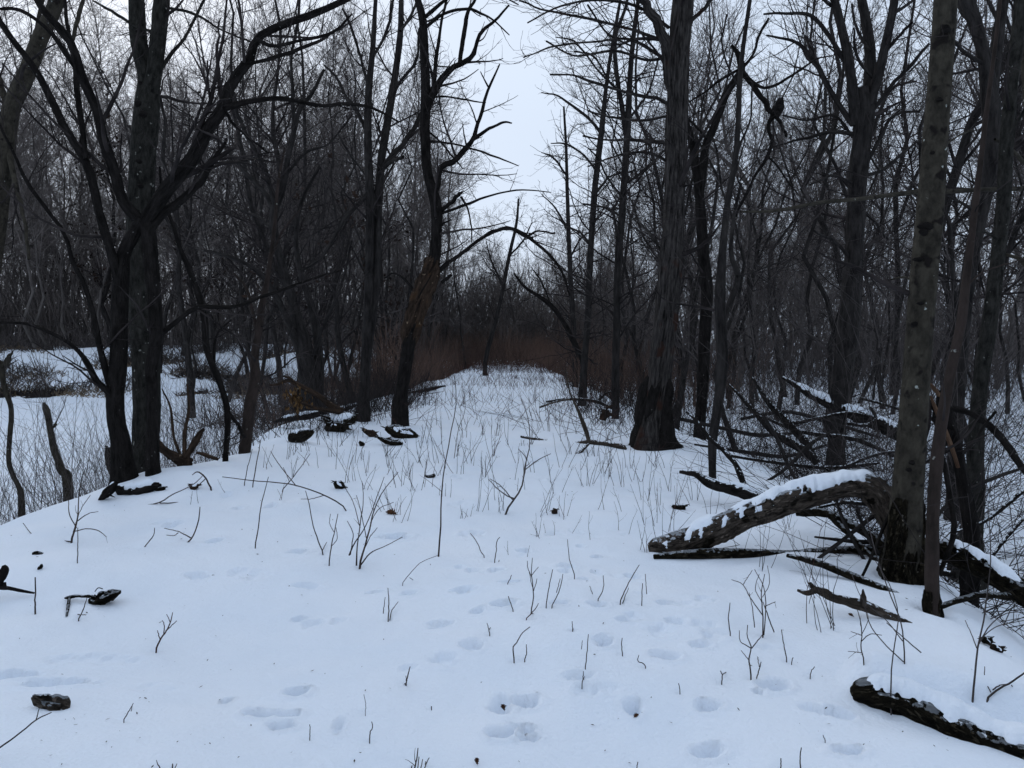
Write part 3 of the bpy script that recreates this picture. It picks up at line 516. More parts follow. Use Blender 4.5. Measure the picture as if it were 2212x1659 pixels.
log('fallen_log', 'snow topped log running off to the right behind the thin red stem', 'log', B_ROT, '2022,1178,16 2040,1186,22 2075,1202,25 2107,1217,26 2140,1236,26 2174,1256,26 2211,1283,26 2260,1312,26 2320,1350,24', 4.7, 4.2, [('2180,1290,9 2120,1285,7 2060,1300,6 2030,1312,5', 4.3, 4.0)], (.85, .6, .08, .7), seed=8, k=48, lump=.22, m=120)
log('rotten_log', 'mossy rotten log under thick snow in the bottom right corner', 'log', B_ROT, '1862,1516,22 1872,1502,34 1890,1503,38 1920,1508,38 1955,1520,40 2000,1544,44 2050,1574,48 2100,1600,50 2150,1622,50 2200,1640,52 2260,1668,54 2330,1700,56', 3.02, 2.55, (), (.80, .8, .05, 1), seed=9, k=72, lump=.17, m=200)
log('fallen_branch', 'weathered grey forked branch without bark lying below the thin red stem', 'branch', B_DEAD, '1722,1275,2.5 1745,1282,5 1764,1275,7 1780,1280,8 1805,1292,8 1835,1300,9 1865,1308,10 1906,1324,8 1973,1355,7 2010,1368,5 2042,1377,1.5', 3.95, 3.65,
  [('1762,1274,6 1756,1268,5 1750,1259,3', 3.94, 3.93), ('1866,1308,6 1865,1290,6 1864,1273,1.5', 3.8, 3.78)], None, seed=10, k=24, m=70, lump=.3)
log('fallen_branch', 'long crooked branch lying across the path before the furrowed tree', 'branch', B_DEAD, '1125,943,2 1150,948,3 1171,953,4 1222,963,5 1250,958,5 1272,956,6 1322,963,6 1345,966,5 1353,970,2', ground(1127,946), ground(1352,972), [('1272,956,4 1262,920,4 1248,885,3 1232,850,2 1222,800,2', 10.4, 10.3), ('1272,958,3 1255,975,3 1230,990,3 1200,985,2', 10.4, 9.8), ('1230,862,3 1200,868,2 1165,880,2', 10.3, 10.2)], None, seed=11, k=16, m=60, lump=.3)
log('fallen_limb', 'jagged black limb pointing left toward the path behind the elbow shaped log', 'branch', B_LIMB, '1468,1019,3 1490,1022,5 1502,1024,6 1520,1036,8 1536,1044,10 1570,1052,12 1603,1060,15 1640,1074,16 1670,1080,15 1700,1084,13', 7.0, 6.4, [('1610,1056,8 1598,1020,7 1586,1000,6 1560,970,5 1536,950,4 1510,915,3 1482,889,2', 6.8, 7.4)], (.5, .25, .3, .8), seed=12, k=18, lump=.25)
log('fallen_log', 'snow dusted fallen log deep in the brush on the right', 'log', B_LIMB, '1690,815,3 1760,855,11 1805,876,13 1840,892,14 1872,905,15 1910,920,16 1945,938,17 1990,955,17', 13.5, 12, (), (.9, .5, .05, .95), seed=13, k=16, twigs=(1.5, 1.2))
log('fallen_log', 'bare dark trunk slanting down through the brush right of the crooked grey tree', 'log', B_LIMB, '1575,830,1.5 1630,890,6 1670,933,8 1705,955,9 1740,975,9 1765,1000,8', 9.8, 9.0, (), None, seed=14, k=12, twigs=(3, 1.2))
log('fallen_log', 'dark limb with hooked tip crossing above the slanting trunk in the brush', 'log', B_LIMB, '1625,815,1.5 1660,870,6 1704,916,8 1735,950,8 1760,992,7', 10.6, 9.8, [('1704,916,5 1760,905,4 1830,893,4 1880,900,4', 10.2, 10), ('1880,880,3 1892,905,4 1870,918,4 1830,915,3', 10, 10)], None, seed=15, k=12, twigs=(3, 1.2))
log('fallen_limb', 'dark limb sagging off the lichen flecked trunk to the right border', 'branch', B_BLACK, '2058,882,7 2100,895,6 2141,923,7 2178,966,7 2211,1013,7 2260,1060,7', 6.2, 5.6, (), None, seed=16, k=12, twigs=(2, .8))
hero('dead_tree', 'snapped dead trunk with a splintered top leaning on the lichen dotted tree', B_BLACK, 4.9, ['2098,1180,15 2094,1120,14 2084,1060,13 2072,990,12 2058,940,13 2046,900,16 2038,868,15 2028,845,5'], [('2056,930,5 2040,960,4 2020,900,5 2012,862,2', 4.85, 4.8), ('2070,985,5 2100,960,4 2125,920,3 2150,890,3', 4.9, 5.2)], minr=.002, seed=27, stem_dens=.6, lump=.25, k=20, lmax=.6)
for lab, s, Y in (('orange splintered sliver of wood standing on the snapped dead trunk', '2030,855,4 2015,835,4 2006,826,1.5', 4.75), ('long dark sliver hanging against the snapped dead trunk', '2010,855,2 2030,905,5 2050,950,5 2070,1010,4', 4.7)):
    p, r = trace(s, Y, Y, 8); mb = MB().tubes(p, r, 8, .2); tag(mb.build('wood_sliver', B_SPLIT), lab, 'splinter')
# pile of low dead branches on the right: each a fallen branch of its own
BR = [('1470,905,4 1560,925,4 1640,940,4 1720,935,3', 10.5, 'dead branch lying level behind the crooked grey tree foot'), ('1580,985,3 1680,1000,4 1790,1010,4 1900,1000,3', 9, 'long level dead branch low in the brush between the crooked grey and broad crowned trees'),
 ('1640,1050,3 1700,1010,4 1750,960,4 1800,930,2', 8, 'dead branch rising rightward above the elbow shaped log'), ('1750,1100,3 1840,1085,4 1930,1110,4 2000,1150,3', 5.6, 'dead branch half hidden behind the elbow of the log'),
 ('1740,1075,2 1700,1000,4 1680,950,4 1650,900,3', 7.6, 'dead branch slanting up left from the log top'), ('1820,1010,3 1900,980,4 1960,975,3', 8.8, 'short dead branch left of the lichen dotted tree'),
 ('1600,905,3 1700,890,4 1800,915,4 1900,945,3', 12, 'dead branch under the snow dusted fallen log'), ('1860,860,3 1930,880,3 1990,900,3', 12.5, 'dead branch above the snow dusted fallen log'),
 ('1885,1240,3 1850,1180,4 1820,1120,4 1800,1060,3', 4.9, 'dead branch propped from the ground onto the elbow shaped log'), ('2060,1150,3 2120,1130,4 2212,1060,4', 5.8, 'dead branch at the right border above the snow topped log'),
 ('1930,1230,3 1880,1170,4 1850,1100,3', 4.7, 'dead branch crossing in front of the lichen dotted tree foot'), ('2120,1240,2 2160,1180,3 2212,1120,3', 5.5, 'dead branch rising to the right border over the snow topped log')]
BR += [('1700,1255,2 1790,1190,4 1880,1120,5 1960,1060,4', 4.9, 'dead branch slanting up behind the lichen dotted tree foot'), ('1830,1300,2 1870,1230,3 1900,1160,4 1925,1100,3', 4.5, 'dead branch standing steeply left of the lichen dotted tree foot'),
 ('1760,1160,2 1850,1170,5 1960,1175,6', 5.0, 'level dark branch under the elbow of the log'), ('1860,1265,3 1930,1240,6 2000,1235,7 2060,1240,6', 4.75, 'thick dark piece of wood lying at the lichen dotted tree foot'),
 ('1890,1290,3 1940,1285,7 1985,1300,6 2010,1322,5', 4.35, 'dark rotten root before the lichen dotted tree foot'), ('2030,1240,4 2060,1150,6 2050,1060,6 2035,980,4', 4.5, 'dark branch propped steeply behind the thin red stem'),
 ('1990,1150,3 2060,1080,4 2130,1040,4 2212,1010,3', 5.3, 'dead branch rising right from behind the thin red stem'), ('1780,1010,2 1850,1060,4 1900,1120,4', 6.0, 'dead branch falling toward the elbow of the log from behind'),
 ('1500,960,2 1600,975,4 1700,985,4 1790,960,2', 9.5, 'dead branch lying across behind the jagged black limb'), ('1610,880,2 1720,930,4 1850,950,5 1930,985,4', 11.3, 'long dead branch beneath the snow dusted fallen log')]
for i, (s, Y, lab) in enumerate(BR):
    log('fallen_branch', lab, 'branch', B_LIMB if i % 2 else B_MID, s, Y, Y*1.04, (), None, seed=30+i, k=8, m=18, twigs=(3.5, .8 if Y < 6 else 1.3), group='dead branches in the brush pile on the right')
log('fallen_log', 'long low log with tangled weeds lying along the left rim of the far path', 'log', B_LIMB, '690,893,3 760,878,5 830,863,5 900,846,5 960,834,3', 15.5, 24, (), (.8, .5, .1, .7), seed=60, k=12, m=40, twigs=(3, .9))
log('fallen_branch', 'short forked dead branch low on the right rim near the slim straight tree', 'branch', B_LIMB, '1180,868,2 1230,862,3 1290,868,4 1330,885,3', 17, 15.5, [('1290,868,3 1310,850,2 1340,840,1', 16, 15.5)], None, seed=61, k=8, m=20, twigs=(3, .7))
# left side debris
log('log_chunk', 'short brown log chunk on the snow bank below the spreading grey tree', 'log', B_ROT, '624,950,5 630,948,12 645,944,13 662,938,11 677,931,4', ground(650,956), None, (), (.7, .6, .2, .9), seed=40)
log('fallen_branch', 'snow lined branch pointing left below the golden leaves', 'branch', B_MID, '592,912,1.5 615,905,5 638,902,6 670,898,7 706,890,4', 13, 12.6, (), (.8, .8, .1, .9), seed=41, k=12)
rt = log('fallen_limb', 'crooked fallen limb with golden dead leaves hanging from it', 'branch', B_BROWN, '740,890,8 715,876,7 692,858,6 665,842,5 638,828,5 620,822,4 600,830,3 582,832,1.5', 12.4, 12.6, [('640,829,3 628,818,3 612,812,2', 12.5, 12.6), ('735,890,6 690,884,5 650,868,3', 12.3, 12), ('645,835,3 642,868,2 644,905,2', 12.5, 12.5)], None, seed=42, k=12)
def leaves(cent, spread, n, size, mat, parent, name='leaves', hang=.5):
    g = rng; c = cent + g.normal(size=(n, 3)) * spread
    d = nrm(g.normal(size=(n, 3)) + np.array([0, 0, -2*hang])); s = nrm(np.cross(d, g.normal(size=(n, 3)))); nn = np.cross(d, s)
    L = size * g.uniform(.6, 1.3, n)[:, None]
    V = np.stack([c, c + d*L*.5 + s*L*.28 + nn*L*.08, c + d*L, c + d*L*.5 - s*L*.28 + nn*L*.06], 1)
    mb = MB(); mb.raw(V.reshape(-1, 3), np.arange(4*n).reshape(n, 4))
    if parent is None: return mb.build(name, mat)
    return mb.build(name, mat, parent, False)
leaves(wp(640, 858, 12.5), np.array([.11, .05, .12]), 150, .09, L_GOLD, rt, 'dead_leaves', 1.2)
for s, py, lab, mt in (('700,900,6 712,905,11 735,908,13 758,903,12 768,895,5', 928, 'lumpy rotten root mass beside the twin stemmed tree', B_ROT), ('704,915,5 715,918,10 735,921,10 752,917,5', 932, 'flat dark slab of rotten wood in front of the root mass', B_ROT),
  ('783,925,3 793,932,5 805,937,5 816,943,2', 944, 'short brown splinter between the two dark chunks on the snow', B_BROWN), ('832,924,4 845,927,9 862,932,11 885,936,8 903,942,2', 946, 'dark jagged wood chunk beside the path below the orange barked tree', B_ROT),
  ('816,944,3 832,950,6 852,954,6 870,957,3', 962, 'flat dark bark slab just below the jagged wood chunk', B_ROT), ('776,953,2 782,956,4 788,960,2', 964, 'tiny bark crumb left of the flat slab', B_ROT),
  ('722,1040,3 732,1045,8 742,1052,5', 1056, 'small black bark knob in the snow left of the branching shrub', B_ROT), ('412,1047,4 420,1050,7 428,1047,3', 1056, 'small brown bark knob right of the twin stemmed tree foot', B_BROWN),
  ('918,1027,1.5 928,1029,4 940,1025,3', 1032, 'little curled black leaf of bark in the middle of the path', B_ROT), ('1192,1103,2 1198,1104,5 1203,1100,2', 1110, 'tiny bark bit in the snow right of the tall whip', B_BROWN),
  ('70,1195,2 80,1194,4 92,1196,2', 1198, 'small dark leaf shaped bark flake on the left snow', B_ROT), ('82,1228,2 87,1224,4 90,1218,2', 1230, 'tiny upright bark flake below the first flake', B_ROT),
  ('1452,1092,3 1465,1096,7 1480,1093,4', 1100, 'snowy clod left of the jagged black limb', B_ROT), ('1302,905,8 1306,892,9 1308,882,8', 912, 'short sawn looking stump left of the furrowed tree', B_BROWN),
  ('232,965,4 234,985,6 240,1005,7 250,1030,8', 1034, 'broken stub beside the foot of the twin stemmed tree', B_BLACK), ('2122,1378,5 2132,1382,9 2140,1388,5', 1394, 'dark wood crumb on the rim of the bank at right', B_ROT), ('2143,1392,4 2155,1400,7 2166,1404,4', 1408, 'second brown crumb just below the crumb on the bank rim', B_BROWN),
  ('250,1052,5 265,1056,12 290,1056,14 320,1050,14 345,1046,7', 1066, 'dark bark slab at the foot of the twin stemmed tree', B_BLACK), ('216,1080,3 228,1066,8 240,1052,9 250,1040,4', 1080, 'black root end dropping off the bank left of the bark slab', B_BLACK), ('335,1058,2 345,1056,5 356,1052,3', 1060, 'small flake right of the bark slab', B_ROT)):
    x = parse(s)[1][0]; Y = ground(x, py)
    pp = parse(s); gq = np.random.default_rng(len(lab)*7+int(py)); sp = []
    for q_ in range(5):
        e = pp[int(gq.integers(0, len(pp)))]; sgn = -1 if e[0] < x else 1; rr_ = e[2]*gq.uniform(.35, .6); a1 = gq.uniform(-.6, .5); l_ = e[2]*gq.uniform(1.2, 2.4)
        sp.append((f'{e[0]},{e[1]},{rr_} {e[0]+sgn*l_*.6},{e[1]+a1*l_*.5},{rr_*.7} {e[0]+sgn*l_*1.2},{e[1]+a1*l_},{rr_*.15}', Y, Y*(1+gq.uniform(-.004, .004))))
    log('wood_chunk', lab, 'wood', mt, s, Y, None, sp if pp[1][2] > 4 else (), (.75, .55, .25, .9) if pp[1][2] > 6 else None, seed=len(lab), lump=.55, m=30, k=18, group=None, limbname='splinter', sink=.35)
log('bark_chunk', 'mottled brown bark chunk lying in the lower left snow', 'bark', B_LOG, '70,1503,3 85,1508,10 100,1512,12 118,1516,14 132,1522,14 143,1528,9 148,1532,3', ground(105,1530), None, (), None, seed=50, lump=.7, k=26, m=40, sink=.4)
log('burnt_stick', 'black bark lump with a stick and a leg like twig on the left snow', 'branch', B_ROT, '196,1290,7 205,1296,13 222,1290,16 240,1283,14 252,1280,9 259,1276,3', ground(225,1304), None, [('200,1289,4 180,1288,3.5 160,1288,3.5 148,1291,4 140,1292,2', ground(225,1304), ground(225,1304)), ('150,1291,3 147,1310,3 144,1332,2.5', ground(225,1304), ground(144,1334)), ('205,1278,1 212,1270,1 222,1272,1', ground(225,1304), ground(225,1304))], None, seed=51, lump=.6, k=26, m=40, sink=.15)
log('fallen_stick', 'dark stick entering from the left border with an upturned stub', 'branch', B_BLACK, '-60,1262,7 -20,1267,6 8,1270,5 20,1271,4 45,1276,3.5 74,1281,2', ground(60,1290), None, [('0,1268,6 3,1250,7 10,1228,7 8,1221,3', ground(60,1290), ground(60,1290)), ('10,1268,3 11,1258,2', ground(60,1290), ground(60,1290))], None, seed=52, k=12)
log('stump', 'splintered brown stump leaning right beside the twin stemmed tree', 'stump', B_BROWN, '327,938,2 338,952,7 352,968,9 370,982,11 392,995,13 410,1000,11', 8.3, 8.0, [('403,990,7 415,965,6 430,940,6 441,925,2', 8.0, 8.1), ('398,985,4 400,930,4 408,880,3 404,830,2', 8.0, 8.2), ('392,990,3 375,940,3 368,880,2 350,840,1.5', 8.0, 8.3), ('425,978,3 450,985,4 472,992,3', 8.0, 8.1)], None, seed=53, lump=.3, k=16)
hero('snapped_tree', 'short broken grey stem leaning left in the low field', B_SMOOTH, 9.0, ['142,1024,9 134,1018,8 126,995,7 118,973,7 112,945,6 108,923,6 104,900,6 98,880,6 94,870,2'], [('112,925,3 120,918,3', 9, 9)], seed=54, stem_dens=0, k=12)
hero('snapped_tree', 'curved grey stem with torn orange top at the left border', B_SMOOTH, 9.0, ['44,1062,6 40,1050,5 30,1030,5 20,1003,5 20,956,5 24,880,5 14,850,5 6,815,5 0,790,8 -6,780,6'], [('0,800,6 14,780,6 28,758,1.5', 9, 9), ('10,850,2 -10,830,2', 9, 9)], seed=55, stem_dens=0, k=12)
# oak leaf: lobed outline with slight curl
def oak_leaf(px, py, w_, lab, rot=0):
    Y = ground(px, py); c = wp(px, py, Y); c[2] = float(H(c[0], c[1])) + .012
    out = [(0,-1.15),(.06,-.8),(.3,-.72),(.18,-.5),(.52,-.42),(.25,-.2),(.66,-.02),(.3,.14),(.6,.42),(.26,.42),(.36,.75),(.12,.62),(0,.95)]
    out = out + [(-x, y) for x, y in out[-2:0:-1]]
    L = w_ * Y / F; V = []
    for x, y in out:
        a = x*math.cos(rot)-y*math.sin(rot); b = x*math.sin(rot)+y*math.cos(rot)
        V.append((c[0]+a*L, c[1]+b*L*.8, c[2] + L*(.55*b + .5*abs(x) + .1*math.sin(5*x+3*y))))
    V.append((c[0], c[1], c[2]+L*.05)); n = len(out); fs = [(n, i, (i+1) % n, (i+1) % n) for i in range(n)]
    me = bpy.data.meshes.new('oak_leaf'); me.from_pydata([tuple(v) for v in V], [], [(n, i, (i+1) % n) for i in range(n)]); me.materials.append(L_OAK); me.update()
    o = bpy.data.objects.new('oak_leaf', me); COL.objects.link(o); m_ = o.modifiers.new('thick', 'SOLIDIFY'); m_.thickness = .0015
    tag(o, lab, 'leaf')
oak_leaf(845, 1112, 15, 'curled brown oak leaf lying beside the branching shrub', 1.3)
oak_leaf(1087, 1536, 9, 'dark red leaf scrap sunk in a round dent of the path', .4)
oak_leaf(1374, 1554, 8, 'small black leaf scrap in the next dent to the right', 2.2)
oak_leaf(1030, 1655, 9, 'brown leaf curled at the bottom border', .2)
oak_leaf(1838, 1334, 7, 'round grey leaf caught beneath the grey forked branch', .9)
# ------------------------------------------------------------------ saplings and weed stalks traced on the snow
exec_sap = []
def sap(label, *tr, r=1.4, mat=None, tw=0, name='sapling', cat='sapling'):
    mat = mat or (T_GREY if len(label) % 3 == 0 else T_STEM)
    p0 = parse(tr[0])[0]; Y = ground(p0[0], p0[1]); b = wp(p0[0], p0[1], Y)
    root = thing(name, label, cat, (b[0], b[1], float(H(b[0], b[1]))), None); DENT.append((b[0], b[1], .016 + r*.004))
    Ls = []
    for i, s in enumerate(tr):
        pts = parse(s); 
        ss = ' '.join(f'{q[0]},{q[1]},{(q[2] if len(q) > 2 else r*(1-.45*j/(len(pts)-1))*(1 if i == 0 else .8))}' for j, q in enumerate(pts))
        dY = (0, .12, -.12, .06, -.06, .16, -.16, .1, -.1, .03, -.03)[i % 11] * Y * .4
        p, rr = trace(ss, Y, Y + dY if i else Y, 14); rr = rr*.66; p = p + np.stack([vn(np.arange(14)*.7, np.full(14, p0[0]+i*5.1), 1, q)*.006*Y/5 for q in range(3)], 1)*np.sin(np.linspace(0, math.pi, 14))[:, None]
        if i == 0: p[0, 2] -= .06
        rr = np.maximum(rr, .0011)
        MB().tubes(p, rr, 6).build('stem' if i == 0 else 'side_twig', mat, root); Ls.append((p, rr))
    if tw:
        P1, R1 = stack(Ls, 8); A, Ra = spawn(P1, R1, tw, .25, (30, 60), .3, .6, 5, .15, .2, .0012, .05, .4)
        for j in range(len(A)): MB().tubes(A[j], Ra[j], 4).build('side_twig', mat, root)
sap('tall single whip stem in the middle of the path', '946,1200,3 952,1140,2.5 954,1060,2 962,1000,1.8 975,930,1.6 985,880,1.4 984,830,1.2 978,790,1', '981,990 990,930 1005,880 1002,840', tw=2)
sap('many stemmed shrub left of the path centre in front of the oak leaf', '775,1226,4 785,1190,3 800,1140,2.4 806,1110,2 822,1070,1.5 860,1020,1.2', '770,1222,3 772,1180,2 780,1120,1.6 785,1080,1.2 782,1040,1', '778,1222,2.6 800,1195,2 830,1180,1.5 870,1160,1', '754,1200,2.6 765,1175,2 788,1140,1.6 812,1080,1.4 830,1030,1', '757,1198,2 762,1150,1.4 750,1125,1', '790,1180,1.6 800,1160,1.4 815,1140,1', '778,1140,1.4 760,1080,1.2 740,1045,1', '792,1165,1.5 780,1105,1.2 770,1070,1', '800,1130,1.4 818,1100,1.2 850,1085,1', r=2, tw=2, name='shrub', cat='shrub')
sap('bent three forked stem in the middle beyond the tall whip', '1087,1111,3.4 1108,1082,3 1128,1050,2.6 1134,1010,2 1145,960,1.6 1140,900,1.4 1125,860,1', '1112,1078,2.4 1085,1065,1.8 1055,1035,1.2', '1108,1080,2 1080,1048,1.4 1058,1034,1', '1134,1015,1.8 1160,995,1.5 1190,980,1', '1130,1040,1.6 1136,990,1.4 1120,970,1', r=2, tw=3)
sap('wiry shrub with curved side twigs on the left rim of the bank', '152,1172,4 160,1150,3 168,1120,2.4 170,1080,1.8 175,1040,1.4 185,1010,1', '152,1170,2 110,1165,1.6 70,1155,1.4 50,1130,1', '160,1148,2 190,1142,1.6 215,1148,1.4 230,1160,1', '165,1140,2 150,1110,1.5 148,1080,1', '168,1125,1.8 190,1110,1.4 212,1105,1', '158,1150,1.6 175,1100,1.2 195,1070,1', r=2, tw=2, name='shrub', cat='shrub')
sap('straight thin stem below the wiry shrub', '167,1215,1.8 168,1180,1.6 168,1140,1.3', r=1.6)
sap('v shaped twig lying on the snow right of the wiry shrub', '285,1183,1.6 304,1189,2 318,1175,1.8 332,1155,1.4 334,1140,1')
sap('hooked branch resting on the snow with two prongs', '365,1172,3 400,1175,2.8 414,1162,2.4 424,1140,2 430,1118,1.8 432,1095,1.4', '412,1162,2 390,1150,1.5 355,1141,1', '385,1151,1.5 375,1157,1.2 360,1156,1')
sap('single thin stem right of the hooked branch', '550,1183,2 557,1145,1.8 562,1100,1.6 572,1060,1.3 580,1030,1')
sap('leaning bare twig left of the many stemmed shrub', '700,1197,2.2 688,1170,2 675,1130,1.7 668,1090,1.5 660,1060,1.1', '696,1190,1.6 703,1176,1.2 706,1171,1')
sap('slender twig next to the many stemmed shrub with upward prongs', '710,1220,2 716,1180,1.8 722,1150,1.5 730,1110,1.2', '716,1180,1.3 728,1165,1.1 726,1140,1', '722,1150,1.2 712,1130,1 714,1110,.9')
sap('reddish forked twig low on the left snow', '335,1407,3 346,1382,2.6 358,1365,2.2 368,1345,1.9 373,1323,1.3', '346,1382,1.8 340,1362,1.1', '354,1370,1.8 354,1345,1.3 350,1340,1', '358,1363,1.8 382,1341,1.2', '368,1345,1.5 360,1327,1', r=2.2, mat=T_RED)
sap('upright peg like twig left of the black lump', '76,1324,3 76,1300,2.6 76,1247,2', r=2.4)
sap('small y shaped twig below the black lump', '168,1340,2.2 176,1326,1.8 184,1305,1.5 188,1290,1', '174,1329,1.5 155,1321,1', '177,1328,1.4 186,1328,1')
sap('split twig leaning in from the lower left border', '-30,1640,3.6 0,1615,3.2 40,1586,2.8 81,1553,2.4 111,1539,1.5', '78,1556,2 84,1532,1.3', r=3)
sap('two crossed grass like twigs near the lower left', '266,1557,1.8 276,1540,1.6 288,1519,1', '276,1566,1.4 282,1540,1.2 286,1523,1', r=1.8)
sap('twin prongs at the bottom border left', '350,1665,2 343,1655,1.8 338,1642,1.2', '372,1662,2 372,1650,1.8 364,1636,1.2', '376,1665,1.8 382,1650,1.2', r=2)
sap('thin broken grass stem left of the rabbit tracks', '669,1598,1.6 670,1580,1.5 669,1565,1.2', r=1.5)
sap('crooked little twig right of the lower tracks', '798,1601,2 800,1580,1.8 805,1570,1.6 803,1559,1.5', r=2)
sap('faint hair thin straw above the crooked little twig', '789,1543,1 790,1520,.9 786,1500,.7', r=1, mat=T_GREY)
sap('cluster of stiff twigs at the bottom border centre', '893,1680,3 896,1660,2.6 900,1640,2.2 903,1616,1.5', '888,1665,2 892,1645,1.4', '902,1665,2 905,1635,1.4', '908,1665,1.8 913,1640,1.3', '914,1670,2.2 920,1650,1.8 927,1637,1.3', '919,1652,1.6 920,1640,1', r=2.4, tw=3)
sap('short twig pair right of centre at the small dent', '877,1478,2.2 880,1462,2 886,1440,1.4', '876,1478,1.6 855,1466,1.1', '878,1476,1.5 877,1460,1.1')
sap('tiny twig stub left of the large dent', '932,1531,1.6 932,1526,1.5', r=1.6)
sap('trident twig left of the path centre', '838,1340,2 840,1310,1.8 838,1270,1.2', '842,1340,1.8 846,1320,1.5 860,1300,1', '828,1325,1.5 832,1290,1', r=1.8)
sap('long curved hair like stem over the trident twig', '866,1264,1.3 885,1240,1.2 910,1215,1 945,1200,.8', '885,1248,1 908,1262,.8', mat=T_GREY, r=1.2)
sap('curved pale stem left of the leaning pair', '1048,1203,1.5 1038,1190,1.4 1030,1170,1.3 1016,1152,1', r=1.5)
sap('straight twig with a short prong near the path centre', '1068,1214,1.6 1072,1190,1.4 1073,1170,1.3 1080,1160,1', '1077,1214,1.2 1082,1198,.9', r=1.6)
sap('forked twig with two crossing prongs near the path centre', '1146,1322,2 1152,1295,1.8 1151,1270,1.7 1148,1240,1.4 1150,1205,1', '1152,1278,1.4 1158,1260,1.2 1160,1250,1', '1148,1246,1.4 1140,1225,1.2 1139,1212,1', '1149,1242,1.4 1163,1225,1', '1150,1268,1.2 1143,1235,1', r=1.8)
sap('low spreading red twig below the crossing prongs', '1135,1338,1.8 1147,1326,1.6 1160,1310,1.3 1163,1303,1', '1146,1326,1.4 1163,1325,1', mat=T_RED, r=1.6)
sap('straight straw leaning right in the middle', '1179,1310,1.7 1186,1270,1.5 1194,1230,1.2', r=1.6)
sap('bent straw with split nodes next to the straight straw', '1190,1312,1.7 1202,1290,1.5 1212,1262,1.4 1216,1240,1.1', '1202,1280,1.3 1210,1250,1', r=1.6)
sap('small curled twig left of the crossing prongs', '1096,1260,1.4 1100,1255,1.4 1105,1242,1.1', r=1.4)
sap('short leaning twig above the tracks', '1109,1319,1.7 1103,1303,1.5 1098,1288,1.4', r=1.6)
sap('tiny y shaped twig among the tracks', '1058,1372,1.6 1056,1360,1.4 1052,1346,1', '1057,1360,1.2 1062,1350,1')
sap('bent standing twig like a walking cane', '1111,1430,2.2 1109,1398,2 1118,1385,1.8 1128,1368,1.6 1145,1354,1.4', r=2)
sap('short curved twig right of the cane twig', '1133,1426,1.8 1137,1412,1.6 1137,1392,1.2', r=1.7)
sap('long bowed straw left of the fallen log end', '1241,1250,1.5 1240,1238,1.5 1232,1215,1.3 1228,1190,1.1 1226,1165,.9', r=1.4)
sap('crooked twig right of the path centre', '1290,1298,1.6 1303,1272,1.4 1303,1243,1', '1280,1283,1.3 1274,1266,1', r=1.6)
sap('pair of parallel straws leaning right', '1338,1303,2 1355,1265,1.7 1381,1220,1.2', '1345,1303,1.6 1358,1270,1', r=1.8)
sap('two short upright straws beside the parallel pair', '1386,1306,1.6 1388,1260,1.2', '1397,1283,1.3 1394,1240,1', r=1.6)
sap('thin straight straw above the wide dent', '1264,1445,1.8 1268,1410,1.6 1271,1370,1.2', '1256,1402,1.3 1258,1384,1', r=1.6)
sap('short spiky straw under the straight straw', '1257,1480,1.7 1260,1460,1.5 1260,1450,1', '1261,1468,1 1263,1458,.8', r=1.6)
sap('v shaped prongs between two tracks', '1237,1361,1.4 1236,1342,1.1', '1237,1361,1.4 1246,1343,1.1')
sap('drooping twig with a hooked head right of the tracks', '1345,1415,1.7 1343,1395,1.5 1344,1378,1.3', r=1.6)
sap('zigzag twig beside the right tracks', '1396,1441,1.7 1388,1432,1.6 1378,1428,1.5 1380,1415,1.1', r=1.6)
sap('tiny bent peg right of the tracks', '1469,1498,1.6 1468,1488,1.4 1466,1476,1.2', r=1.5)
sap('y shaped twig standing left of the snowy rotten log', '1559,1476,2 1560,1458,1.8 1556,1449,1.3', '1560,1458,1.6 1574,1447,1.2', r=2)
sap('graceful forked sapling in the right foreground', '1623,1468,2.8 1620,1440,2.4 1618,1420,2.2 1623,1400,2 1614,1375,1.5 1615,1350,1.3', '1622,1400,1.8 1600,1385,1.4 1597,1362,1', '1624,1400,1.8 1640,1380,1.5 1648,1370,1.2', '1617,1425,1.6 1601,1405,1', '1633,1470,2 1640,1445,1.8 1644,1430,1.3', '1640,1440,1.4 1636,1415,1.1', r=2.2)
sap('bushy multi stemmed weed behind the graceful forked sapling', '1648,1375,2.4 1648,1340,2.2 1646,1310,2 1645,1280,1.6 1652,1240,1.2', '1650,1372,2 1654,1320,1.8 1650,1270,1.4 1630,1230,1', '1672,1365,2.2 1655,1320,1.8 1648,1300,1.3', '1648,1330,1.8 1620,1290,1.5 1604,1262,1.3 1580,1252,1', '1606,1262,1.3 1625,1232,1', '1630,1355,1.6 1625,1310,1.4 1618,1280,1', '1652,1310,1.4 1675,1300,1', '1647,1290,1.3 1662,1260,1.1 1658,1222,.9', '1645,1300,1.4 1632,1270,1.2 1640,1240,1', r=2, tw=3, name='shrub', cat='shrub')
sap('lone spotted straw left of the bushy weed', '1578,1372,1.9 1574,1340,1.7 1577,1302,1.3', r=1.8)
sap('straight straw right of the bushy weed', '1700,1426,1.9 1694,1395,1.7 1688,1360,1.3', r=1.8)
sap('two stubby prongs right of the bushy weed', '1710,1432,1.6 1713,1420,1.3', '1723,1432,1.6 1722,1412,1.2', r=1.6)
sap('short hooked straw above the rotten log', '1750,1463,1.8 1752,1450,1.6 1760,1440,1.2', r=1.7)
sap('long whip standing in front of the rotten log', '1926,1543,3 1924,1500,2.8 1926,1450,2.4 1934,1380,2 1940,1330,1.8 1925,1270,1.4 1890,1210,1', r=2.4, mat=T_GREY)
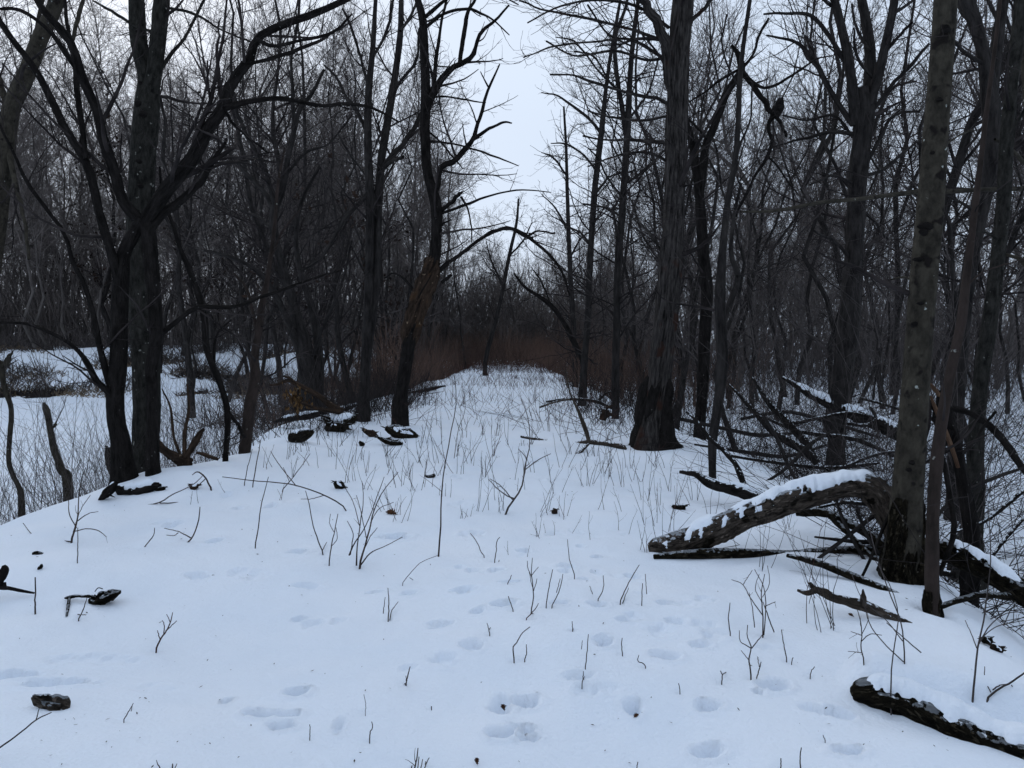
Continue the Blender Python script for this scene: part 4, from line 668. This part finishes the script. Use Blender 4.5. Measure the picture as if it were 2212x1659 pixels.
sap('thin sapling with bare base right of the grey forked branch', '1955,1432,2.6 1952,1390,2.4 1945,1340,2.2 1925,1290,2 1900,1220,1.8 1880,1150,1.6 1868,1100,1.2', '1952,1430,2 1915,1395,1.8 1880,1350,1.6 1865,1300,1.2', '1950,1385,1.8 1915,1340,1.4 1860,1290,1.2 1840,1240,1', '1990,1410,2 1955,1380,1.8 1915,1345,1.3', r=2.2, mat=T_GREY)
sap('thin y branched weed under the grey forked branch', '1868,1430,2.2 1860,1400,2 1862,1370,1.8 1858,1340,1.5 1850,1310,1.1', '1862,1410,1.5 1832,1407,1', '1861,1385,1.6 1880,1370,1.4 1905,1372,1', '1860,1372,1.5 1838,1364,1', '1862,1370,1.3 1875,1340,1.1 1870,1310,1', r=2, tw=2)
sap('upright sapling near the right border on the bank rim', '2100,1514,4 2106,1460,3.4 2112,1400,3 2125,1340,2.6 2134,1270,2.2 2140,1200,1.8 2135,1100,1.3', '2110,1400,2 2098,1370,1.6 2085,1340,1.2', '2112,1395,2.2 2140,1350,1.8 2175,1325,1.5 2225,1322,1.2', '2118,1380,1.8 2150,1355,1.5 2212,1340,1.2', r=3, mat=T_GREY)
sap('stout forked dead branch poking from the right border snow', '2126,1514,3.5 2155,1490,3.2 2180,1476,3 2212,1455,2.6 2250,1430,2', '2140,1495,2 2128,1470,1.6 2127,1440,1.1', '2145,1490,2.4 2160,1480,2 2175,1478,1.4', '2185,1480,1.6 2200,1500,1.3 2220,1515,1', r=3, mat=T_GREY)
sap('straight peg at the bottom border right', '1730,1665,2.4 1728,1640,2.2 1731,1615,1.8', r=2.2)
sap('short peg left of the straight peg at the bottom border', '1686,1665,2.2 1687,1638,1.8', r=2)
sap('tiny slanted peg above the bottom border pegs', '1783,1600,1.5 1778,1588,1.2', r=1.5)
sap('peg at the bottom border under the wide dent', '1374,1665,1.8 1378,1646,1.5', r=1.8)
sap('long low branch arching over the snow from the twin stemmed tree', '275,1095,2.6 310,1092,2.4 345,1085,2.4 370,1070,2 420,1045,1.6 440,1025,1', '345,1087,2 400,1085,1.6 465,1078,1.3', r=2.4, mat=T_GREY)
sap('long arching twig resting on the snow left of the many stemmed shrub', '757,1104,2 720,1080,2.2 680,1062,2 620,1045,1.8 560,1040,1.6 480,1030,1.2', '700,1070,1.5 670,1078,1.2 650,1078,1', '640,1050,1.5 600,1000,1.2 585,975,1', r=2)
sap('loop shaped twig left of the bank hump', '458,1058,3 448,1040,2.6 438,1025,2.4 425,1020,2 415,1026,1.3', '443,1035,1.6 425,1055,1.4 418,1090,1', r=2.6)
sap('stem leaning left on the bank hump', '545,1052,1.8 555,1000,1.6 563,950,1.3', r=1.7)
sap('twin of the leaning stem, slightly taller, at its left', '527,1048,1.5 535,1010,1.3 545,970,1', r=1.4)
sap('forked twig on the hump pointing up right', '607,1062,1.8 625,1040,1.6 645,1015,1.3 670,980,1', '625,1040,1.2 612,1010,1', r=1.6)
# scattered small shoots farther up the path, one object each, grown procedurally
def shoot(px, py, lab, h, n, mat, grp, lean=.25, spread=.04):
    Y = ground(px, py); b = wp(px, py, Y); b[2] = float(H(b[0], b[1]))
    root = thing('shoot', lab, 'shoot', b, grp); g = rng; DENT.append((b[0], b[1], .03))
    st = b + np.concatenate([g.normal(size=(n, 2))*spread, np.full((n, 1), -.03)], 1)
    d = nrm(np.concatenate([g.normal(size=(n, 2))*lean, np.ones((n, 1))], 1)); L = h*g.uniform(.6, 1.1, n)
    k = 7; wk = np.cumsum(g.normal(size=(n, k-1, 3))*.08, 1); dd = nrm(d[:, None]+wk)
    P = np.concatenate([st[:, None], st[:, None]+np.cumsum(dd*(L/(k-1))[:, None, None], 1)], 1)
    r0 = max(.0016, .00028*Y); Rr = np.linspace(1.25, .55, k)[None]*r0*np.ones((n, 1))
    for j in range(n): MB().tubes(P[j], Rr[j], 4).build('stem', mat, root)
    A, Ra = spawn(P, Rr, 6, .3, (25, 55), .45, .7, 5, .15, .3, r0*.7, .05, .4)
    for j in range(len(A)): MB().tubes(A[j], Ra[j], 3).build('side_twig', mat, root)
SH = [(1020,1115,.16),(1000,1118,.14),(1160,1158,.2),(1170,1150,.14),(1255,1150,.3),(1290,1160,.28),(1330,1145,.3),(1350,1155,.34),(1385,1130,.45),(1300,1100,.4),(1260,1050,.35),(1195,1040,.5),(1225,1010,.6),(1160,1020,.4),(1310,1020,.4),(1345,1050,.5),(1395,1080,.6),(1230,980,.55),
 (1060,1010,.4),(1040,1030,.35),(1010,1000,.5),(920,1050,.35),(905,1060,.5),(898,1000,.4),(870,1040,.3),(935,1000,.6),(985,985,.5),(1070,985,.5),(1100,960,.5),(1150,960,.6),(1185,930,.7),(950,960,.6),(920,955,.5),(1000,945,.5),(1040,940,.4),(745,1040,.5),(760,1000,.55),(700,1010,.4),(720,985,.5),(660,1005,.4),
 (640,1030,.3),(830,985,.4),(795,1020,.4),(1420,1010,.5),(1440,1060,.5),(1470,1090,.4),(1405,1165,.5),(1395,1190,.3),(1455,1150,.4),(1530,1110,.4),(1500,1080,.5),(1440,1110,.3),(1700,1140,.4),(1740,1300,.6),(1770,1350,.7),(1810,1360,.8),(1790,1365,.5),(1760,1150,.5),(1650,1230,.5),(1600,1190,.4),(600,1080,.2),(480,1060,.25),(440,1090,.2),
 (1215,1120,.3),(1110,1060,.25),(1125,1200,.12),(860,1110,.2),(590,1010,.4),(620,990,.5),(560,1010,.35),(690,960,.5),(1360,1010,.6),(1380,1040,.4),(1320,1000,.5),(1290,985,.5)]
wordsY = lambda y: 'near' if y > 1100 else ('halfway up' if y > 1010 else 'farther up')
for i, (px, py, h) in enumerate(SH):
    zone = 'left' if px < 850 else ('middle' if px < 1200 else 'right')
    shoot(px, py, f'thin leafless shoot {wordsY(py)} the path on its {zone} side', h, 1 + int(rng.integers(0, 4)), T_RED if i % 3 == 0 else T_DARK, 'leafless shoots poking through the snow')
for i in range(50):
    py = float(930 + 200*rng.random()**1.3); px = float(rng.uniform(620 if py < 1050 else 780, 1430)); h = float(rng.uniform(.15, .5))
    zone = 'left' if px < 850 else ('middle' if px < 1200 else 'right')
    shoot(px, py, f'thin leafless shoot {wordsY(py)} the path on its {zone} side', h, 1 + int(rng.integers(0, 4)), T_DARK, 'leafless shoots poking through the snow')
# ------------------------------------------------------------------ masses nobody could count
def thicket(name, label, regions, mat, hgt, thick, sides=3, forks=2.5, lean=.22, forks2=2.5, clump=.75):
    g = rng; mb = MB(); St = []
    for (x0, x1, y0, y1, n) in regions:
        x = g.uniform(x0, x1, n); y = y0 + (y1-y0)*g.random(n); 
        m = (.5 + vn(x, y, .5, 4) > g.random(n)*.75) if clump < 1 else ((.5 + vn(x, y, .55, 4))*(.6+.8*(.5+vn(x, y, .16, 1))) > .40 + .22*g.random(n)) ; x = x[m]; y = y[m]
        St.append(np.stack([x, y, H(x, y)-.05], 1))
    st = np.concatenate(St); n = len(st); k = 5
    d = nrm(np.concatenate([g.normal(size=(n, 2))*lean, np.ones((n, 1))], 1)); L = g.uniform(*hgt, n)*(.75+.6*(vn(st[:, 0], st[:, 1], .35, 2)+.5))
    wk = np.cumsum(g.normal(size=(n, k-1, 3))*.11, 1); dd = nrm(d[:, None]+wk)
    P = np.concatenate([st[:, None], st[:, None]+np.cumsum(dd*(L/(k-1))[:, None, None], 1)], 1)
    r0 = thick*np.sqrt(np.maximum(st[:, 1], 6)/20); Rr = r0[:, None]*np.linspace(1.3, .5, k)[None]
    A, Ra = spawn(P, Rr, forks/np.mean(L)*1.0, .15, (20, 60), .5, .65, 4, .18, .3, thick*.4, .15, 1.6)
    C, Rc = spawn(A, Ra, forks2, .1, (25, 60), .6, .7, 3, .2, .2, thick*.35, .1, .7)
    mb.tubes(P, Rr, sides).tubes(A, Ra, 3).tubes(C, Rc, 3)
    tag(mb.build(name, mat), label, None, None, 'stuff')
def litter():
    g = np.random.default_rng(31); n = 900; y = 2.3 + 20*g.random(n)**1.6; x = g.uniform(-1, 1, n)*np.minimum(4, .8*y); x += np.where(g.random(n) < .45, np.sign(x)*g.random(n)*1.2, 0)
    c = np.stack([x, y, H(x, y)+.006], 1); d = nrm(g.normal(size=(n, 3))*[1, 1, .25]); e = nrm(np.cross(d, [0, 0, 1.])+g.normal(size=(n, 3))*.3); L = g.uniform(.003, .016, n)[:, None]*(.5+.05*y[:, None])
    V = np.stack([c-d*L, c+e*L*.4, c+d*L, c-e*L*.3], 1); mb = MB(); mb.raw(V.reshape(-1, 3), np.arange(4*n).reshape(n, 4))
    tag(mb.build('bark_litter', L_DARK), 'crumbs of bark and seed litter sprinkled on the snow', None, None, 'stuff')
litter()
thicket('red_thicket', 'red brown bare stems crowding both sides of the far path', [(-7, -2.6, 19, 62, 2700), (1.8, 7, 19, 62, 2900), (-3, 3, 39, 64, 2600)], T_THICK, (.9, 2.4), .007)
thicket('path_weeds', 'thin dry weeds through the snow of the far path', [(-2.8, 2.2, 12, 26, 520), (-2.8, 2.0, 22, 50, 950), (-2.8, 2, 34, 48, 900), (-2.8, 2.4, 8, 13, 60)], T_RED, (.15, .8), .0045, forks=2, lean=.5)
thicket('edge_weeds', 'tangled weeds along both rims of the path', [(-4.3, -2.4, 11, 24, 800), (1.4, 3.8, 11, 24, 800), (-3.2, -2, 13, 20, 200), (2.6, 4, 6.5, 11, 260)], T_DARK, (.3, 1.1), .005, lean=.45)
thicket('right_brush', 'dense grey brush and saplings on the low ground right of the path', [(3.6, 9, 12, 20, 200), (5, 28, 26, 46, 3000), (3.3, 6, 6, 10, 120), (8, 16, 13, 20, 250)], T_GREY, (.9, 4.2), .006, lean=.5, forks=3.2)
thicket('brush_tangle', 'low tangle of dead twigs over the snow on the right', [(3.0, 7, 6.5, 13, 560), (2.5, 4.2, 4.3, 7, 170), (5, 13, 11, 24, 900)], T_DARK, (.6, 2.4), .0055, lean=2.2, forks=3.5, forks2=3)
thicket('left_brush', 'bare shrubs in the low field left of the path', [(-9, -4.6, 7, 13, 1250), (-8, -4.6, 12, 24, 800), (-6.2, -4.2, 9, 12, 260)], T_GREY, (.4, 2.3), .004, lean=.4)
thicket('drooping_twigs', 'drooping tangle of twigs over the crooked branch on the path', [(.3, 2.5, 10.6, 14, 70), (-3.6, -2.2, 12, 18, 90), (1.2, 3.2, 9, 13, 60)], T_DARK, (.6, 1.5), .005, lean=1.7, forks=4, forks2=3)
thicket('bank_brush', 'brown brush and weeds on the far bank of the left field', [(-60, -8, 36.5, 50, 15000), (-10, -4, 22, 46, 2200)], T_GREY, (.4, 1.5), .012, lean=.9, clump=2)
thicket('bank_grass', 'matted straw coloured grass on the far bank', [(-45, -8, 35, 46, 16000)], T_STRAW, (.15, .45), .014, lean=1.1, forks=1, forks2=0, clump=2)
thicket('bank_tussocks', 'dark sodden tussocks along the foot of the far bank', [(-45, -22, 34.5, 37, 5000), (-18, -10, 36.5, 41, 5000)], T_DARK, (.15, .5), .02, lean=1.5, forks=2, forks2=0, clump=2)
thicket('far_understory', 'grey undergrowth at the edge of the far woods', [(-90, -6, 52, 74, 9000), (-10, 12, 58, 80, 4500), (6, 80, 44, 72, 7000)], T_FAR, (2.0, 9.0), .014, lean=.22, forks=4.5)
# ------------------------------------------------------------------ woods
def proto(Ht, r0, minr, seed, lo=.3, dl=1.3, d2=1.4, d3=2.0, fork=False, lfac=.30, up=.55, leafy=False, k=8, bark_=B_MID, tw=T_FAR):
    global rng
    keep = rng; rng = np.random.default_rng(seed); g = rng
    n = 12; hs = np.linspace(0, 1, n); sway = np.cumsum(g.normal(size=(n, 2))*.019*Ht, 0); sway -= sway[0]
    P = np.concatenate([sway, (hs*Ht)[:, None]], 1) + np.array([1, .4, 0])*(hs[:, None]**1.3)*g.normal()*.07*Ht; P[0, 2] = -.4
    Rr = r0*(1-.88*hs**1.1) + .25*r0*np.exp(-hs*25)
    stems = [(P, Rr)]
    if fork:
        i0 = int(n*g.uniform(.25, .45)); q = P[i0:].copy(); a = g.uniform(0, 6.28); s = np.linspace(0, 1, len(q))
        q[:, 0] += math.cos(a)*s**.8*Ht*.16; q[:, 1] += math.sin(a)*s**.8*Ht*.16; stems.append((q, Rr[i0:]*.75))
    PP, RR = stack(stems, 12)
    A, Ra = spawn(PP, RR, dl, lo, (30, 68), lfac, .42, 8, .13, up, minr*1.3, .6, Ht*.35)
    C, Rc = spawn(A, Ra, d2, .15, (28, 60), .5, .6, 5, .17, up*.5, minr, .4, Ht*.16)
    D, Rd = spawn(C, Rc, d3, .1, (25, 60), .6, .7, 4, .2, .2, minr*.8, .25, 1.6)
    tb = MB()
    for p, r in stems: tb.tubes(p, r, k, .06, seed)
    t_ = mk('trunk', np.concatenate(tb.v), np.concatenate(tb.f), np.concatenate(tb.a), bark_)
    cb = MB().tubes(A, Ra, 4).tubes(C, Rc, 3).tubes(D, Rd, 3)
    c_ = mk('crown', np.concatenate(cb.v), np.concatenate(cb.f), np.concatenate(cb.a), tw)
    parts = [t_, c_]
    if leafy:
        E = D[g.random(len(D)) < leafy]; E = E[:, -1]; m = len(E)*3
        c = np.repeat(E, 3, 0)+g.normal(size=(m, 3))*.12; d = nrm(g.normal(size=(m, 3))); s = nrm(np.cross(d, g.normal(size=(m, 3)))); Lf = g.uniform(.07, .16, m)[:, None]
        V = np.stack([c, c+d*Lf+s*Lf*.6, c+d*Lf*2, c+d*Lf-s*Lf*.6], 1)
        parts.append(mk('foliage', V.reshape(-1, 3), np.arange(4*m).reshape(m, 4), None, L_DARK, smooth=False))
    rng = keep
    return parts
PLACED = []; WOOD = []
def place(parts, label, x, y, rz, s, group, name='bare_tree', first=False, tilt=0):
    z = float(H(x, y)); root = thing(name, label, 'tree', (x, y, z), group)
    root.rotation_euler = (rng.normal()*.03 + tilt, rng.normal()*.03, rz); root.scale = (s, s, s)
    for p in parts:
        if p.parent is None: c = p
        else: c = p.copy(); COL.objects.link(c)
        c.parent = root
    return root
LM = [(-400, 'the left border'), (290, 'the twin stemmed tree'), (545, 'the leaning dark pole'), (680, 'the spreading grey tree'), (800, 'the straight twin stems'), (900, 'the crooked peeling tree'), (1100, 'the path end'), (1265, 'the third dark tree'), (1332, 'the slim straight tree'), (1430, 'the furrowed trunk'), (1520, 'the forked tree'), (1580, 'the crooked grey tree'), (1840, 'the broad crowned tree'), (1990, 'the lichen dotted tree'), (2120, 'the lichen flecked trunk'), (2700, 'the right border')]
ORD = ['first', 'second', 'third', 'fourth', 'fifth', 'sixth', 'seventh', 'eighth', 'ninth', 'tenth']
def relabel():
    b = {}
    for root, px, kind, fine in WOOD:
        i = max(k for k in range(len(LM)-1) if px >= LM[k][0] or k == 0); b.setdefault((i, kind, fine), []).append((px, root))
    for (i, kind, fine), L in b.items():
        L.sort(key=lambda q: q[0])
        for n_, (px, root) in enumerate(L):
            gapn = LM[i][1] + ' and ' + LM[i+1][1].replace('the ', '', 1)
            root['label'] = (f'{ORD[min(n_, 9)]} {kind} from left between {gapn}' if len(L) > 1 else f'only {kind} between {gapn}') if fine else f'{kind} far off between {gapn}'
            root['group'] = (kind + 's of the ' + ('left' if i < 6 else 'right') + ' wood')
mid = [proto(14+i, .07+.014*i, .0065, 100+i, lo=.22+.03*(i % 3), fork=i % 2 == 0, dl=2.4, d2=3.6, d3=5, tw=T_DARK if i % 2 else T_GREY) for i in range(5)]
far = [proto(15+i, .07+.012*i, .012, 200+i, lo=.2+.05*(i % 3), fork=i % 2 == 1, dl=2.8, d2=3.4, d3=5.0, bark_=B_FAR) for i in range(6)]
slim = [proto(8+i*1.2, .05+.008*i, .006, 300+i, lo=.15, dl=3, d2=3.5, d3=4, lfac=.26, up=.8, tw=T_GREY) for i in range(4)]
leafy = [proto(10, .14, .01, 400, lo=.2, dl=2, d2=1.8, d3=2.6, leafy=.8, tw=T_DARK), proto(13, .16, .012, 401, lo=.15, dl=2, d2=1.8, d3=2.4, leafy=.6, tw=T_DARK)]
g2 = np.random.default_rng(77)
def scatter(n, x0, x1, y0, y1, protos, kind, fine, smin=.8, smax=1.2, mind=1.6, keepout=None, name='bare_tree', wide=.80):
    c = 0; tries = 0
    while c < n and tries < n*60:
        tries += 1
        y = y0 + (y1-y0)*g2.random()**.8; x = x0 + (x1-x0)*g2.random()
        if any((x-a)**2+(y-b)**2 < mind**2 for a, b in PLACED): continue
        if y > 0 and abs(x) / max(y, 1) > wide: continue
        px = CX + x/y*F
        if keepout and keepout(x, y, px): continue
        pi = int(g2.integers(len(protos))); PLACED.append((x, y)); r = place(protos[pi], kind, x, y, g2.uniform(0, 6.28), g2.uniform(smin, smax), None, name); c += 1
        if y > 0: WOOD.append((r, px, kind if fine else ('tall forked tree' if pi % 2 else 'tall unforked tree'), fine))
        else: r['group'] = 'trees behind the viewer'; r['label'] = 'bare tree standing behind the viewer beside the path'
gap = lambda x, y, px: (940 < px < 1215)
scatter(20, 4.5, 20, 14, 32, mid, 'grown bare tree', True, .75, 1.15, 1.6, gap)
scatter(26, 4.0, 18, 10, 30, slim, 'slim young tree', True, .8, 1.2, 1.2, gap)
scatter(52, 5, 48, 27, 60, far, 'tall bare tree', False, .75, 1.1, 1.8, gap)
scatter(6, -9, -4.6, 17, 30, mid, 'grown bare tree', True, .6, .85, 2, lambda x, y, px: px > 880)
scatter(14, -9, -4.2, 20, 40, slim, 'slim young tree', True, .9, 1.3, 1.3, lambda x, y, px: px > 890)
scatter(112, -62, -6, 46, 74, far, 'tall bare tree', False, .9, 1.45, 1.6, gap)
scatter(9, -20, -7, 24, 45, mid, 'grown bare tree', True, .8, 1.2, 2, lambda x, y, px: px > 860 or px < 330)
scatter(30, -14, 16, 58, 84, far, 'tall bare tree', False, .5, .78, 1.3)
scatter(26, -8, 10, 36, 58, slim, 'slim young tree', True, .5, 1.0, 1.2, lambda x, y, px: abs(x) < 2.4)
scatter(16, -14, 14, -18, -3, mid, 'x', True, .9, 1.2, 3)
relabel()
for (px, Y, s, lab, k_) in ((395, 46, 1.2, 'dark leafy tree right of the stout pale tree in the distance', 1), (610, 48, 1.0, 'dark leafy tree behind the leaning dark pole', 0), (748, 21, .72, 'tree still holding dark withered leaves left of the twin stemmed tree', 0), (840, 30, .75, 'leafy dark tree behind the twin stemmed tree', 1), (245, 52, 1.25, 'broad dark leafy tree above the left field behind the stout pale tree', 1), (470, 55, 1.0, 'dense dark leafy tree behind the spreading grey tree', 0), (160, 58, 1.1, 'dark leafy tree behind the upper left corner limbs', 0)):
    place(leafy[k_], lab, (px-CX)/F*Y, Y, px*.1, s, None, 'leafy_tree')
def farwood():
    g = np.random.default_rng(5); mb = MB(); src = []
    for q in range(3):
        pr = proto(15, .11, .02, 500+q, lo=.12, dl=1.6, d2=1.2, d3=.8, fork=q == 1, k=5)
        vs = []; fs = []; n = 0
        for o in pr:
            me = o.data; v = np.empty(len(me.vertices)*3, np.float32); me.vertices.foreach_get('co', v); v = v.reshape(-1, 3)
            f = np.empty(len(me.polygons)*4, np.int32); me.loops.foreach_get('vertex_index', f); vs.append(v); fs.append(f.reshape(-1, 4)+n); n += len(v)
            bpy.data.objects.remove(o)
        src.append((np.concatenate(vs), np.concatenate(fs)))
    for i in range(240):
        y = g.uniform(78, 125); x = g.uniform(-.8, .8)*y; px = CX + x/y*F
        s = g.uniform(.7, 1.05)*(.62 if 900 < px < 1330 else (1.2 if px < 900 else .95)); v, f = src[i % 3]; a = g.uniform(0, 6.28); c, sn = math.cos(a)*s, math.sin(a)*s
        V = np.stack([v[:, 0]*c-v[:, 1]*sn+x, v[:, 0]*sn+v[:, 1]*c+y, v[:, 2]*s+float(H(x, y))], 1); mb.raw(V, f)
    tag(mb.build('far_woods', T_FAR), 'mass of far bare woods along the horizon, colour lightened for haze', None, None, 'stuff')
farwood()
# ------------------------------------------------------------------ ground mesh (last, so stems can melt hollows in it)
GX, GY = np.meshgrid(gx, gy); GZ = prints(GX, GY, H(GX, GY))
nx_, ny_ = len(gx), len(gy); gi = np.arange(nx_*ny_).reshape(ny_, nx_)
gf = np.stack([gi[:-1, :-1], gi[:-1, 1:], gi[1:, 1:], gi[1:, :-1]], -1).reshape(-1, 4)
tag(mk('snowy_ground', np.stack([GX, GY, GZ], -1).reshape(-1, 3), gf, None, SNOW), 'snow covered ground of the raised path and the low field', None, None, 'structure')
